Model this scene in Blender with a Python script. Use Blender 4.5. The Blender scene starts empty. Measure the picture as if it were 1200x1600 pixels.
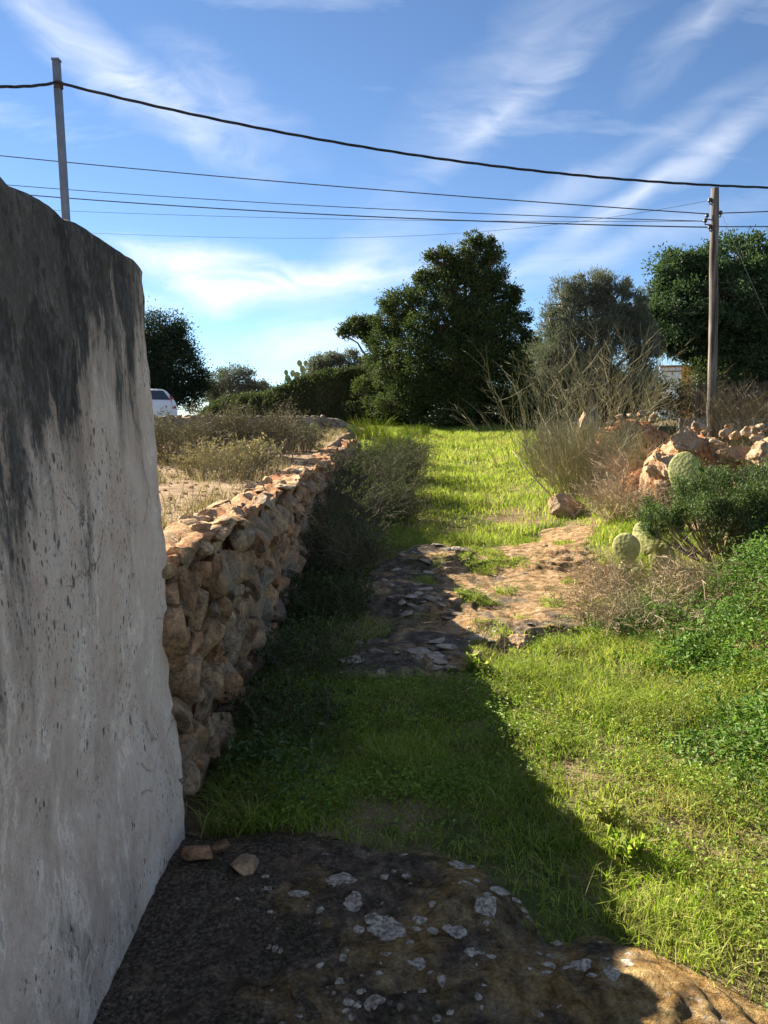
import bpy, math, random
import numpy as np
from mathutils import Vector

# ------------------------------------------------------------------ scene, camera, sky, sun
S = bpy.context.scene
COL = S.collection
R = math.radians
EYE = 1.6
PITCH = R(7.1)
cam_d = bpy.data.cameras.new('camera')
cam = bpy.data.objects.new('camera', cam_d); COL.objects.link(cam)
cam.location = (0, 0, EYE); cam.rotation_euler = (R(90) - PITCH, 0, 0)
cam_d.sensor_fit = 'AUTO'; cam_d.sensor_width = 36; cam_d.lens = 27
cam_d.clip_start = 0.05; cam_d.clip_end = 3000
S.camera = cam
S.view_settings.view_transform = 'Standard'; S.view_settings.look = 'None'
S.view_settings.gamma = 1; S.view_settings.exposure = 2.02
S.view_settings.use_curve_mapping = False
S.cycles.max_bounces = 6; S.cycles.diffuse_bounces = 3; S.cycles.glossy_bounces = 2; S.cycles.transmission_bounces = 3; S.cycles.caustics_reflective = False; S.cycles.caustics_refractive = False

def ray(u, v):                      # photograph pixel -> direction from the eye
    xc = (u - 600) / 1200; yc = (800 - v) / 1200
    c, s = math.cos(PITCH), math.sin(PITCH)
    return np.array([xc, c + yc * s, -s + yc * c])
def at(u, v, y):                    # ... -> point at distance y down the lane
    d = ray(u, v); return np.array([0, 0, EYE]) + d * (y / d[1])

SUN_EL = R(26.6); SUN_AZ = math.atan2(-1, 0.84)
sun_to = Vector((math.sin(SUN_AZ) * math.cos(SUN_EL), math.cos(SUN_AZ) * math.cos(SUN_EL), math.sin(SUN_EL)))
sl = bpy.data.lights.new('sun', 'SUN'); sl.energy = 5.0; sl.angle = R(0.5); sl.color = (1.0, 0.90, 0.74)
so = bpy.data.objects.new('sun', sl); COL.objects.link(so)
so.rotation_euler = (-sun_to).to_track_quat('-Z', 'Y').to_euler()

W = bpy.data.worlds.new('World'); S.world = W; W.use_nodes = True
nt = W.node_tree; nt.nodes.clear()
def N(nt, t, **k):
    n = nt.nodes.new(t)
    for a, b in k.items(): setattr(n, a, b)
    return n
def LK(nt, a, b): nt.links.new(a, b)
def M(nt, op, a, b=None, c=None, clamp=False):
    n = N(nt, 'ShaderNodeMath', operation=op, use_clamp=clamp)
    for i, x in enumerate((a, b, c)):
        if x is None: continue
        if isinstance(x, (int, float)): n.inputs[i].default_value = x
        else: LK(nt, x, n.inputs[i])
    return n.outputs[0]
out = N(nt, 'ShaderNodeOutputWorld'); bg = N(nt, 'ShaderNodeBackground')
sky = N(nt, 'ShaderNodeTexSky', sky_type='NISHITA', sun_disc=False)
sky.sun_elevation = SUN_EL; sky.sun_rotation = SUN_AZ
sky.air_density = 0.8; sky.dust_density = 0.0; sky.ozone_density = 2.0; sky.altitude = 1200
bg.inputs['Strength'].default_value = 0.050
tc = N(nt, 'ShaderNodeTexCoord'); sx = N(nt, 'ShaderNodeSeparateXYZ'); LK(nt, tc.outputs['Generated'], sx.inputs[0])
az = M(nt, 'ARCTAN2', sx.outputs[0], sx.outputs[1]); el = M(nt, 'ARCSINE', sx.outputs[2])
cv = N(nt, 'ShaderNodeCombineXYZ'); LK(nt, az, cv.inputs[0]); LK(nt, el, cv.inputs[1])
wn = N(nt, 'ShaderNodeTexNoise'); wn.inputs['Scale'].default_value = 7; wn.inputs['Detail'].default_value = 5
LK(nt, cv.outputs[0], wn.inputs['Vector'])
wv = N(nt, 'ShaderNodeVectorMath', operation='MULTIPLY_ADD')      # warp the coordinates a little
LK(nt, wn.outputs['Color'], wv.inputs[0]); wv.inputs[1].default_value = (.10, .05, 0); LK(nt, cv.outputs[0], wv.inputs[2])
wo = N(nt, 'ShaderNodeVectorMath', operation='SUBTRACT'); LK(nt, wv.outputs[0], wo.inputs[0]); wo.inputs[1].default_value = (.05, .025, 0)
def wisps(ang, sx_, sy_, seed):        # streaky cirrus texture, drawn out along one direction
    mp = N(nt, 'ShaderNodeMapping'); mp.inputs['Rotation'].default_value = (0, 0, R(-ang)); mp.inputs['Scale'].default_value = (sx_, sy_, 1); mp.inputs['Location'].default_value = (seed, seed*1.7, 0)
    LK(nt, wo.outputs[0], mp.inputs[0]); n = N(nt, 'ShaderNodeTexNoise', noise_dimensions='2D'); n.inputs['Scale'].default_value = 1; n.inputs['Detail'].default_value = 6
    n.inputs['Roughness'].default_value = .62; n.inputs['Distortion'].default_value = .5; LK(nt, mp.outputs[0], n.inputs['Vector']); return n.outputs['Fac']
WIS = {'up': wisps(32, 5, 22, 3), 'down': wisps(-30, 7, 24, 7), 'flat': wisps(8, 8, 26, 11)}
def cloud(u, v, half_len, half_wid, ang, dens, thr=.60):
    d = ray(u, v); d = d / np.linalg.norm(d)
    mp = N(nt, 'ShaderNodeMapping', vector_type='TEXTURE')
    mp.inputs['Location'].default_value = (math.atan2(d[0], d[1]), math.asin(d[2]), 0)
    mp.inputs['Rotation'].default_value = (0, 0, R(ang)); mp.inputs['Scale'].default_value = (half_len / 1200, half_wid / 1200, 1)
    LK(nt, wo.outputs[0], mp.inputs[0])
    g = N(nt, 'ShaderNodeTexGradient', gradient_type='SPHERICAL'); LK(nt, mp.outputs[0], g.inputs[0])
    w = WIS['up'] if ang > 14 else WIS['down'] if ang < -14 else WIS['flat']
    gg = M(nt, 'POWER', g.outputs['Fac'], .7)
    f = M(nt, 'MULTIPLY', M(nt, 'SUBTRACT', M(nt, 'ADD', M(nt, 'MULTIPLY', w, 1.2), M(nt, 'MULTIPLY', gg, .55)), thr), gg)
    return M(nt, 'MULTIPLY', f, dens * 1.25, clamp=True)
cl = [cloud(300, 418, 150, 44, -6, 1.1, .53), cloud(420, 455, 260, 38, 8, 1.15, .53), cloud(555, 420, 170, 60, 30, .6), cloud(505, 530, 150, 42, 5, .85, .54),
      cloud(200, 125, 270, 52, -28, .75), cloud(360, 150, 170, 60, -32, .4),
      cloud(800, 110, 340, 80, 35, .30), cloud(790, 175, 260, 34, 32, .42), cloud(1010, 300, 340, 30, 27, .60, .58), cloud(1100, 20, 160, 40, 40, .36), cloud(1010, 225, 260, 30, 20, .25),
      cloud(760, 370, 260, 40, 25, .42), cloud(950, 395, 330, 34, 15, .40)]
acc = cl[0]
for c in cl[1:]: acc = M(nt, 'ADD', acc, c, clamp=True)
pl = N(nt, 'ShaderNodeCombineXYZ'); dz = M(nt, 'ADD', M(nt, 'MAXIMUM', sx.outputs[2], 0), .35)      # thin cirrus all over, added thicker outside the view to whiten the ambient light
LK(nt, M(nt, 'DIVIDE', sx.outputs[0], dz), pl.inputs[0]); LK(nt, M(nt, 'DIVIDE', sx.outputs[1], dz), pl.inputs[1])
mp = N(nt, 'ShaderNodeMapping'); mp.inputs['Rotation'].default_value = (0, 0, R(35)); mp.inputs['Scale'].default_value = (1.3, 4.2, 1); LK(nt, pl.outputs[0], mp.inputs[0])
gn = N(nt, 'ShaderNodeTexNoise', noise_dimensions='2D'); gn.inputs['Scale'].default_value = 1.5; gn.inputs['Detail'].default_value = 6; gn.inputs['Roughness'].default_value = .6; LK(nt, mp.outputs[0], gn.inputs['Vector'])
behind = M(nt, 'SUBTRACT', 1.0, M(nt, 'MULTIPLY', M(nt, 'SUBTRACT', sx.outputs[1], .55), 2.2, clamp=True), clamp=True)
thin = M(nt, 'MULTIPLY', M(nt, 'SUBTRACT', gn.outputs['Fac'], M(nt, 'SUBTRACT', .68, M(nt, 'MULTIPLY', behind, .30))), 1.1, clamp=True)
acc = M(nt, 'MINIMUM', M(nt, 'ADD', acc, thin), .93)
W.cycles.sampling_method = 'MANUAL'; W.cycles.sample_map_resolution = 256
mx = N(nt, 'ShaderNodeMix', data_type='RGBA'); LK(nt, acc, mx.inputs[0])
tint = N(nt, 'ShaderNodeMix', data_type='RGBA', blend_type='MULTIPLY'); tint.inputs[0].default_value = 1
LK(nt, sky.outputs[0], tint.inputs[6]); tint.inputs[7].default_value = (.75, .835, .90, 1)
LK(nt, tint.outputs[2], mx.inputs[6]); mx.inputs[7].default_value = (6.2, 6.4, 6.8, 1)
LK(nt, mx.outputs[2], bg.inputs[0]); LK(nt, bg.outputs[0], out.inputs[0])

# ------------------------------------------------------------------ noise and mesh helpers
def _hash(ix, iy, iz, s):
    with np.errstate(over='ignore'):
        n = (ix.astype(np.uint32) * np.uint32(374761393) + iy.astype(np.uint32) * np.uint32(668265263) + iz.astype(np.uint32) * np.uint32(2246822519) + np.uint32(s * 3266489917 & 0xffffffff))
        n = (n ^ (n >> np.uint32(13))) * np.uint32(1274126177); n = n ^ (n >> np.uint32(16))
    return (n & np.uint32(0xffffff)).astype(np.float64) / 0xffffff
def vnoise(x, y, z=0.0, s=0):
    x = np.asarray(x, float); y = np.asarray(y, float); z = np.zeros_like(x) + z
    fx, fy, fz = np.floor(x), np.floor(y), np.floor(z)
    ix, iy, iz = (fx.astype(np.int64) & 0xffffffff), (fy.astype(np.int64) & 0xffffffff), (fz.astype(np.int64) & 0xffffffff)
    a, b, c = x - fx, y - fy, z - fz
    a, b, c = a*a*(3-2*a), b*b*(3-2*b), c*c*(3-2*c)
    r = 0
    for dx in (0, 1):
        for dy in (0, 1):
            for dz in (0, 1):
                w = (a if dx else 1-a) * (b if dy else 1-b) * (c if dz else 1-c)
                r = r + w * _hash((ix+dx) & 0xffffffff, (iy+dy) & 0xffffffff, (iz+dz) & 0xffffffff, s)
    return r
def fbm(x, y, z=0.0, o=4, s=0):     # about -0.5 .. 0.5
    r, a, t = 0, 1.0, 0
    for i in range(o):
        f = 2.03 ** i
        r = r + a * (vnoise(np.asarray(x)*f, np.asarray(y)*f, np.asarray(z)*f, s+i*17) - .5); t += a; a *= .5
    return r / t * 1.6
def ss(a, b, x): t = np.clip((np.asarray(x, float)-a)/(b-a), 0, 1); return t*t*(3-2*t)

def mesh(name, V, faces, mat=None, smooth=False):
    me = bpy.data.meshes.new(name)
    V = np.asarray(V, np.float32).reshape(-1, 3)
    if not isinstance(faces, (list, tuple)): faces = [faces]
    faces = [np.asarray(f, np.int32) for f in faces if len(f)]
    lt = np.concatenate([np.full(len(f), f.shape[1], np.int32) for f in faces])
    li = np.concatenate([f.ravel() for f in faces])
    me.vertices.add(len(V)); me.vertices.foreach_set('co', V.ravel())
    me.loops.add(len(li)); me.loops.foreach_set('vertex_index', li)
    me.polygons.add(len(lt)); me.polygons.foreach_set('loop_start', np.concatenate([[0], np.cumsum(lt)[:-1]]).astype(np.int32))
    me.polygons.foreach_set('loop_total', lt)
    me.update(calc_edges=True); me.validate()
    me.polygons.foreach_set('use_smooth', np.full(len(me.polygons), smooth))
    if mat: me.materials.append(mat)
    return me
def obj(name, me, parent=None, loc=None, label=None, cat=None, group=None, kind=None):
    o = bpy.data.objects.new(name, me); COL.objects.link(o)
    if parent: o.parent = parent
    if loc is not None: o.location = [float(q) for q in loc]
    if label: o['label'] = label
    if cat: o['category'] = cat
    if group: o['group'] = group
    if kind or cat: o['kind'] = kind or 'thing'
    return o
def merge(parts):
    Vs, Fs, n = [], {}, 0
    for V, F in parts:
        V = np.asarray(V, float).reshape(-1, 3)
        for f in (F if isinstance(F, (list, tuple)) else [F]):
            f = np.asarray(f)
            if len(f): Fs.setdefault(f.shape[1], []).append(f + n)
        Vs.append(V); n += len(V)
    return np.concatenate(Vs), [np.concatenate(f) for f in Fs.values()]

def tubes(P, rad, sides=3, cap=False):      # P (n,k,3), rad (n,k)
    P = np.asarray(P, float); n, k, _ = P.shape; rad = np.broadcast_to(rad, (n, k))
    T = np.gradient(P, axis=1); T /= np.linalg.norm(T, axis=2, keepdims=True) + 1e-9
    ref = np.where(np.abs(T[:, :1, 2:3]) > .8, np.array([1., 0, 0]), np.array([0, 0, 1.]))
    A = np.cross(T, np.broadcast_to(ref, T.shape)); A /= np.linalg.norm(A, axis=2, keepdims=True) + 1e-9
    B = np.cross(T, A)
    th = np.arange(sides) * 2*np.pi/sides
    V = P[:, :, None] + rad[:, :, None, None]*(A[:, :, None]*np.cos(th)[None, None, :, None] + B[:, :, None]*np.sin(th)[None, None, :, None])
    i = np.arange(n)[:, None, None]*k*sides + np.arange(k-1)[None, :, None]*sides; j = np.arange(sides)[None, None]; j2 = (j+1) % sides
    F = np.stack([i+j, i+j2, i+sides+j2, i+sides+j], -1).reshape(-1, 4)
    fs = [F]
    if cap:
        e = (np.arange(n)*k*sides)[:, None] + np.arange(sides)[None]
        fs += [e[:, ::-1], e + (k-1)*sides]
    return V.reshape(-1, 3), fs
def leaves(C, D, Nn, L, Wd, fold=.25):
    D = D/(np.linalg.norm(D, axis=1, keepdims=True)+1e-9)
    Sd = np.cross(D, Nn); Sd /= np.linalg.norm(Sd, axis=1, keepdims=True)+1e-9
    U = np.cross(Sd, D); L = np.asarray(L)[:, None]; Wd = np.asarray(Wd)[:, None]
    a = C; b = C+D*L*.5+Sd*Wd*.5+U*Wd*fold; c = C+D*L; d = C+D*L*.5-Sd*Wd*.5+U*Wd*fold
    V = np.stack([a, b, c, d], 1).reshape(-1, 3); i = np.arange(len(C))[:, None]*4
    return V, np.concatenate([np.concatenate([i, i+1, i+2], 1), np.concatenate([i, i+2, i+3], 1)])
def blades(rng, x, y, z, h, w, bend=.5):
    n = len(x); a = rng.uniform(0, 2*np.pi, n); b = rng.uniform(0, 2*np.pi, n)
    S2 = np.stack([np.cos(a), np.sin(a), 0*a], 1)*(w/2)[:, None]
    lean = np.stack([np.cos(b), np.sin(b), 0*b], 1)*(h*rng.uniform(.05, bend, n))[:, None]
    B = np.stack([x, y, z], 1); up = np.array([0, 0, 1.])
    m = B + lean*.35 + up*(h*.55)[:, None]; t = B + lean + up*(h*rng.uniform(.75, 1, n))[:, None]
    V = np.stack([B-S2, B+S2, m-S2*.75, m+S2*.75, t], 1).reshape(-1, 3); i = np.arange(n)[:, None]*5
    return V, [np.concatenate([i, i+1, i+3, i+2], 1), np.concatenate([i+2, i+3, i+4], 1)]
def rdir(rng, n): d = rng.normal(size=(n, 3)); return d/np.linalg.norm(d, axis=1, keepdims=True)

# ------------------------------------------------------------------ materials
def newmat(name):
    m = bpy.data.materials.new(name); m.use_nodes = True; t = m.node_tree; t.nodes.clear()
    o = N(t, 'ShaderNodeOutputMaterial'); return m, t, o
def ramp(t, fac, stops, interp='LINEAR'):
    r = N(t, 'ShaderNodeValToRGB'); r.color_ramp.interpolation = interp
    e = r.color_ramp.elements
    while len(e) < len(stops): e.new(.5)
    for q, (p, c) in zip(e, stops): q.position = p; q.color = (c if len(c) == 4 else (*c, 1))
    LK(t, fac, r.inputs[0]); return r.outputs[0]
def g3(v): return (v, v, v)
def noise(t, vec, scale, detail=6, rough=.6, dist=0, sc=None):
    if sc:
        mp = N(t, 'ShaderNodeMapping'); mp.inputs['Scale'].default_value = sc; LK(t, vec, mp.inputs[0]); vec = mp.outputs[0]
    n = N(t, 'ShaderNodeTexNoise'); n.inputs['Scale'].default_value = scale; n.inputs['Detail'].default_value = detail
    n.inputs['Roughness'].default_value = rough; n.inputs['Distortion'].default_value = dist
    LK(t, vec, n.inputs['Vector']); return M(t, 'MULTIPLY_ADD', n.outputs['Fac'], 1.75, -.375)
def mix(t, f, a, b, mode='MIX'):
    m = N(t, 'ShaderNodeMix', data_type='RGBA', blend_type=mode)
    for i, x in ((0, f), (6, a), (7, b)):
        if isinstance(x, (int, float)): m.inputs[i].default_value = x
        elif isinstance(x, tuple): m.inputs[i].default_value = (*x, 1) if len(x) == 3 else x
        else: LK(t, x, m.inputs[i])
    return m.outputs[2]
def pos(t): return N(t, 'ShaderNodeNewGeometry').outputs['Position']
def bump(t, h, strength, dist):
    b = N(t, 'ShaderNodeBump'); b.inputs['Strength'].default_value = strength; b.inputs['Distance'].default_value = dist
    LK(t, h, b.inputs['Height']); return b.outputs[0]
def principled(t, o, col, rough=.9, nrm=None, spec=.25, metal=0):
    p = N(t, 'ShaderNodeBsdfPrincipled')
    if isinstance(col, tuple): p.inputs['Base Color'].default_value = (*col, 1)
    else: LK(t, col, p.inputs['Base Color'])
    if isinstance(rough, (int, float)): p.inputs['Roughness'].default_value = rough
    else: LK(t, rough, p.inputs['Roughness'])
    p.inputs['Specular IOR Level'].default_value = spec; p.inputs['Metallic'].default_value = metal
    if nrm is not None: LK(t, nrm, p.inputs['Normal'])
    LK(t, p.outputs[0], o.inputs[0]); return p
def plain(name, col, rough=.6, metal=0, spec=.4, var=.25, scale=12):
    m, t, o = newmat(name); n = noise(t, pos(t), scale)
    c = ramp(t, n, [(.3, tuple(q*(1-var) for q in col)), (.7, tuple(min(1, q*(1+var)) for q in col))])
    principled(t, o, c, rough, None, spec, metal); return m
def leafmat(name, cols, transl=.35, rough=.55, patch=1.5, spec=.3, dry=None):
    m, t, o = newmat(name)
    rnd = N(t, 'ShaderNodeNewGeometry').outputs['Random Per Island']
    k = len(cols); c = ramp(t, rnd, [(i/(k-1) if k > 1 else 0, q) for i, q in enumerate(cols)])
    pn = noise(t, pos(t), patch, 3); c = mix(t, .6, c, ramp(t, pn, [(.3, g3(.65)), (.7, g3(1.25))]), 'MULTIPLY')
    if dry:
        c = mix(t, ramp(t, noise(t, pos(t), 1.1, 5, .65, .5), [(.50, g3(0)), (.85, g3(.75))]), c, dry)
        c = mix(t, ramp(t, noise(t, pos(t), 6.5, 4, .6), [(.50, g3(0)), (.85, g3(.55))]), c, mix(t, .5, c, dry))
    p = N(t, 'ShaderNodeBsdfPrincipled'); LK(t, c, p.inputs['Base Color']); p.inputs['Roughness'].default_value = rough; p.inputs['Specular IOR Level'].default_value = spec
    if transl > 0:
        tr = N(t, 'ShaderNodeBsdfTranslucent'); LK(t, mix(t, 1.0, c, (1.05, 1.15, .7), 'MULTIPLY'), tr.inputs[0])
        ms = N(t, 'ShaderNodeMixShader'); ms.inputs[0].default_value = transl
        LK(t, p.outputs[0], ms.inputs[1]); LK(t, tr.outputs[0], ms.inputs[2]); LK(t, ms.outputs[0], o.inputs[0])
    else: LK(t, p.outputs[0], o.inputs[0])
    return m

def mat_ground():
    m, t, o = newmat('ground_soil'); P = pos(t)
    a = noise(t, P, 1.3, 6); b = noise(t, P, 9, 8, .65); c = noise(t, P, 60, 4)
    dry = ramp(t, b, [(.2, (.17, .105, .06)), (.5, (.31, .21, .125)), (.8, (.45, .34, .22))])
    grn = ramp(t, b, [(.3, (.06, .075, .02)), (.6, (.11, .12, .035)), (.8, (.19, .16, .065))])
    sp = N(t, 'ShaderNodeSeparateXYZ'); LK(t, P, sp.inputs[0])
    left = M(t, 'MULTIPLY', M(t, 'SUBTRACT', -.8, sp.outputs[0]), 5, clamp=True)
    col = mix(t, left, grn, dry)
    col = mix(t, M(t, 'MULTIPLY', ramp(t, a, [(.45, g3(0)), (.62, g3(1))]), M(t, 'SUBTRACT', 1, left)), col, mix(t, .5, dry, (.14, .10, .05)))
    col = mix(t, .5, col, ramp(t, c, [(.3, g3(.6)), (.7, g3(1.3))]), 'MULTIPLY')
    principled(t, o, col, .95, bump(t, mix(t, .5, b, c), .8, .03), .1); return m
def mat_rock(name, kind):
    m, t, o = newmat(name); P = pos(t)
    a = noise(t, P, 2.2, 8, .66, .6); b = noise(t, P, 12, 9, .74, .4); c = noise(t, P, 75, 6, .75); d = noise(t, P, 4.5, 8, .68, .8); e = noise(t, P, 30, 6, .7, .5)
    sp = N(t, 'ShaderNodeSeparateXYZ'); LK(t, P, sp.inputs[0])
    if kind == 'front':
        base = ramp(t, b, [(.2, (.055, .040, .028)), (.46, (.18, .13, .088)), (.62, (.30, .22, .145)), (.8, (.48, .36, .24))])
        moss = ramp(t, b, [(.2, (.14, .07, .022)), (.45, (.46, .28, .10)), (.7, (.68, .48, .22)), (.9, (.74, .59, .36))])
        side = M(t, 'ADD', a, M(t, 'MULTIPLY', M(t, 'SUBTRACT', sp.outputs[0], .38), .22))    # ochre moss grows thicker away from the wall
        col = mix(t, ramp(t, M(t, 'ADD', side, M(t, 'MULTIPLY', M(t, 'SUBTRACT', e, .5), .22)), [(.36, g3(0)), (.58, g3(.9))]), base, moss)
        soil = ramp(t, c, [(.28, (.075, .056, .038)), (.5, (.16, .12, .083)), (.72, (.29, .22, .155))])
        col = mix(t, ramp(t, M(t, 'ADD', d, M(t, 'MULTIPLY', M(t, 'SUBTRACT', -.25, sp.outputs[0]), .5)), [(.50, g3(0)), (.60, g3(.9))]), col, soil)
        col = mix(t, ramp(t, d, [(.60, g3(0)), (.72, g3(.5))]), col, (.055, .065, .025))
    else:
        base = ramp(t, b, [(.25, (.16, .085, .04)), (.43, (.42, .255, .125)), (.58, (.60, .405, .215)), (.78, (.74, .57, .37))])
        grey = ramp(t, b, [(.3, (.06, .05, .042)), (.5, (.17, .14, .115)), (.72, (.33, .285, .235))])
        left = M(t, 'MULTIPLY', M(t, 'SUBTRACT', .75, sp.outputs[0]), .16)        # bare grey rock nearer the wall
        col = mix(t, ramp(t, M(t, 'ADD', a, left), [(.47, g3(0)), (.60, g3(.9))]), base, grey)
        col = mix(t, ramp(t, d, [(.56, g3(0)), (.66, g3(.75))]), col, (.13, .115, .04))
    vo = N(t, 'ShaderNodeTexVoronoi'); vo.inputs['Scale'].default_value = 24; LK(t, P, vo.inputs['Vector'])     # small crusts of pale lichen
    li = M(t, 'MULTIPLY', ramp(t, M(t, 'ADD', vo.outputs['Distance'], M(t, 'MULTIPLY', e, .6)), [(.44, g3(1)), (.50, g3(0))]), ramp(t, noise(t, P, 3.5, 4), [(.46, g3(0)), (.58, g3(.7))]))
    col = mix(t, li, col, (.42, .35, .27))
    col = mix(t, .65, col, ramp(t, c, [(.28, g3(.45)), (.5, g3(.95)), (.72, g3(1.5))]), 'MULTIPLY')
    h = M(t, 'ADD', M(t, 'ADD', b, M(t, 'MULTIPLY', c, .4)), M(t, 'MULTIPLY', e, .6))
    principled(t, o, col, .95, bump(t, h, 1.0, .05), .10); return m
def mat_stone(name, cols, bdist=.03):
    m, t, o = newmat(name)
    P = pos(t); oi = M(t, 'FRACT', M(t, 'ADD', N(t, 'ShaderNodeObjectInfo').outputs['Random'], N(t, 'ShaderNodeNewGeometry').outputs['Random Per Island']))
    a = noise(t, P, 8, 8, .72, .5); b = noise(t, P, 34, 8, .75, .3); c = noise(t, P, 3, 5, .65); g = noise(t, P, 110, 4, .7)
    base = ramp(t, oi, [(i/(len(cols)-1), q) for i, q in enumerate(cols)])
    col = mix(t, .95, base, ramp(t, a, [(.25, (.35, .31, .28)), (.5, (1, .95, .90)), (.75, (1.6, 1.5, 1.38))]), 'MULTIPLY')
    col = mix(t, ramp(t, b, [(.52, g3(0)), (.68, g3(.65))]), col, (.15, .11, .08))
    col = mix(t, ramp(t, M(t, 'ADD', c, M(t, 'MULTIPLY', M(t, 'SUBTRACT', b, .5), .4)), [(.53, g3(0)), (.64, g3(.6))]), col, (.36, .31, .245))
    col = mix(t, .5, col, ramp(t, g, [(.3, g3(.6)), (.7, g3(1.35))]), 'MULTIPLY')
    principled(t, o, col, .95, bump(t, M(t, 'ADD', a, M(t, 'MULTIPLY', b, .7)), 1.0, bdist), .10); return m
def mat_earth(name, red=0.0):
    m, t, o = newmat(name); P = pos(t)
    b = noise(t, P, 11, 8, .68, .4); c = noise(t, P, 70, 5, .7); a = noise(t, P, 2.5, 4)
    A = ramp(t, b, [(.2, (.22, .12, .06)), (.5, (.54, .35, .19)), (.8, (.72, .53, .33))])
    B = ramp(t, b, [(.25, (.18, .06, .03)), (.5, (.42, .17, .08)), (.75, (.55, .30, .16))])
    col = mix(t, ramp(t, a, [(.40-red*.2, g3(0)), (.62-red*.2, g3(.8))]), A, B)
    col = mix(t, .5, col, ramp(t, c, [(.3, g3(.6)), (.7, g3(1.3))]), 'MULTIPLY')
    principled(t, o, col, .97, bump(t, M(t, 'ADD', b, M(t, 'MULTIPLY', c, .5)), .9, .03), .08); return m
def mat_plaster():
    m, t, o = newmat('weathered_limewash'); P = pos(t)
    sp = N(t, 'ShaderNodeSeparateXYZ'); LK(t, P, sp.inputs[0]); y, z = sp.outputs[1], sp.outputs[2]
    big = noise(t, P, 1.7, 7, .62, .4, (1, 1, .6)); mid = noise(t, P, 6.5, 9, .70, .4, (1, 1, .5)); fine = noise(t, P, 55, 6, .75, 0, (1, 1, .45)); streak = noise(t, P, 8, 7, .66, .5, (1, 1, .16)); grit = noise(t, P, 170, 3, .7)
    white = ramp(t, mid, [(.28, (.74, .53, .41)), (.50, (.90, .675, .53)), (.70, (.94, .745, .605))])
    white = mix(t, .6, white, ramp(t, fine, [(.2, g3(.80)), (.65, g3(1.05))]), 'MULTIPLY')
    # worn patches where the wash has gone and the grey render shows
    worn = ramp(t, M(t, 'ADD', M(t, 'ADD', M(t, 'MULTIPLY', big, .45), M(t, 'MULTIPLY', mid, .40)), M(t, 'MULTIPLY', fine, .15)), [(.57, g3(0)), (.62, g3(.62))])
    grey = ramp(t, fine, [(.28, (.30, .225, .165)), (.5, (.52, .40, .305)), (.72, (.70, .555, .435))])
    col = mix(t, worn, white, grey)
    # black mould: a ragged band along the top, running lower towards the near end
    lim = M(t, 'ADD', M(t, 'MULTIPLY', M(t, 'SUBTRACT', y, 1.75), .60), 1.40)
    edge = M(t, 'ADD', M(t, 'MULTIPLY', M(t, 'SUBTRACT', streak, .5), 1.3), M(t, 'MULTIPLY', M(t, 'SUBTRACT', big, .5), 1.2))
    edge = M(t, 'ADD', edge, M(t, 'MULTIPLY', M(t, 'SUBTRACT', fine, .5), .5))
    mf = M(t, 'ADD', M(t, 'MULTIPLY', M(t, 'ADD', M(t, 'SUBTRACT', z, lim), edge), .5), .5)
    half = mix(t, .5, grey, (.12, .10, .085))
    col = mix(t, ramp(t, mf, [(.34, g3(0)), (.50, g3(.62))]), col, half)
    mould = mix(t, .5, ramp(t, mid, [(.28, (.05, .04, .032)), (.5, (.12, .095, .073)), (.72, (.27, .215, .165))]), ramp(t, fine, [(.28, g3(.02)), (.5, g3(.06)), (.75, g3(.19))]))
    col = mix(t, ramp(t, mf, [(.50, g3(0)), (.59, g3(.95))]), col, mould)
    # dark pits and specks
    for sc_, thr, dens, amt in ((20, .29, .48, .85), (44, .33, .46, .8), (95, .35, .44, .6)):
        mp = N(t, 'ShaderNodeMapping'); mp.inputs['Scale'].default_value = (1, 1, .5); LK(t, P, mp.inputs[0])
        vo = N(t, 'ShaderNodeTexVoronoi'); vo.inputs['Scale'].default_value = sc_; LK(t, mp.outputs[0], vo.inputs['Vector'])
        f = M(t, 'MULTIPLY', ramp(t, M(t, 'ADD', vo.outputs['Distance'], M(t, 'MULTIPLY', fine, .30)), [(thr-.03, g3(1)), (thr+.05, g3(0))]), ramp(t, noise(t, P, 3.1, 5, .65), [(dens, g3(0)), (dens+.09, g3(amt))]))
        col = mix(t, f, col, (.085, .07, .06))
    # hairline cracks
    wp = N(t, 'ShaderNodeVectorMath', operation='MULTIPLY_ADD'); nn = N(t, 'ShaderNodeTexNoise'); nn.inputs['Scale'].default_value = 7; nn.inputs['Detail'].default_value = 9; nn.inputs['Roughness'].default_value = .7; LK(t, P, nn.inputs['Vector'])
    LK(t, nn.outputs['Color'], wp.inputs[0]); wp.inputs[1].default_value = (.16, .16, .16); LK(t, P, wp.inputs[2])
    vc = N(t, 'ShaderNodeTexVoronoi', feature='DISTANCE_TO_EDGE'); vc.inputs['Scale'].default_value = 2.2; LK(t, wp.outputs[0], vc.inputs['Vector'])
    cr = M(t, 'MULTIPLY', ramp(t, vc.outputs['Distance'], [(.002, g3(1)), (.006, g3(0))]), ramp(t, noise(t, P, 2.0, 4), [(.58, g3(0)), (.68, g3(.5))]))
    col = mix(t, cr, col, (.10, .085, .075))
    # splash dirt at the foot
    low = ramp(t, M(t, 'ADD', M(t, 'SUBTRACT', .50, z), M(t, 'MULTIPLY', M(t, 'SUBTRACT', big, .5), 1.4)), [(.1, g3(0)), (.8, g3(.55))])
    col = mix(t, low, col, mix(t, .5, (.21, .175, .145), ramp(t, fine, [(.3, g3(.08)), (.7, g3(.32))])))
    col = mix(t, .35, col, ramp(t, grit, [(.2, g3(.75)), (.7, g3(1.15))]), 'MULTIPLY')
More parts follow.
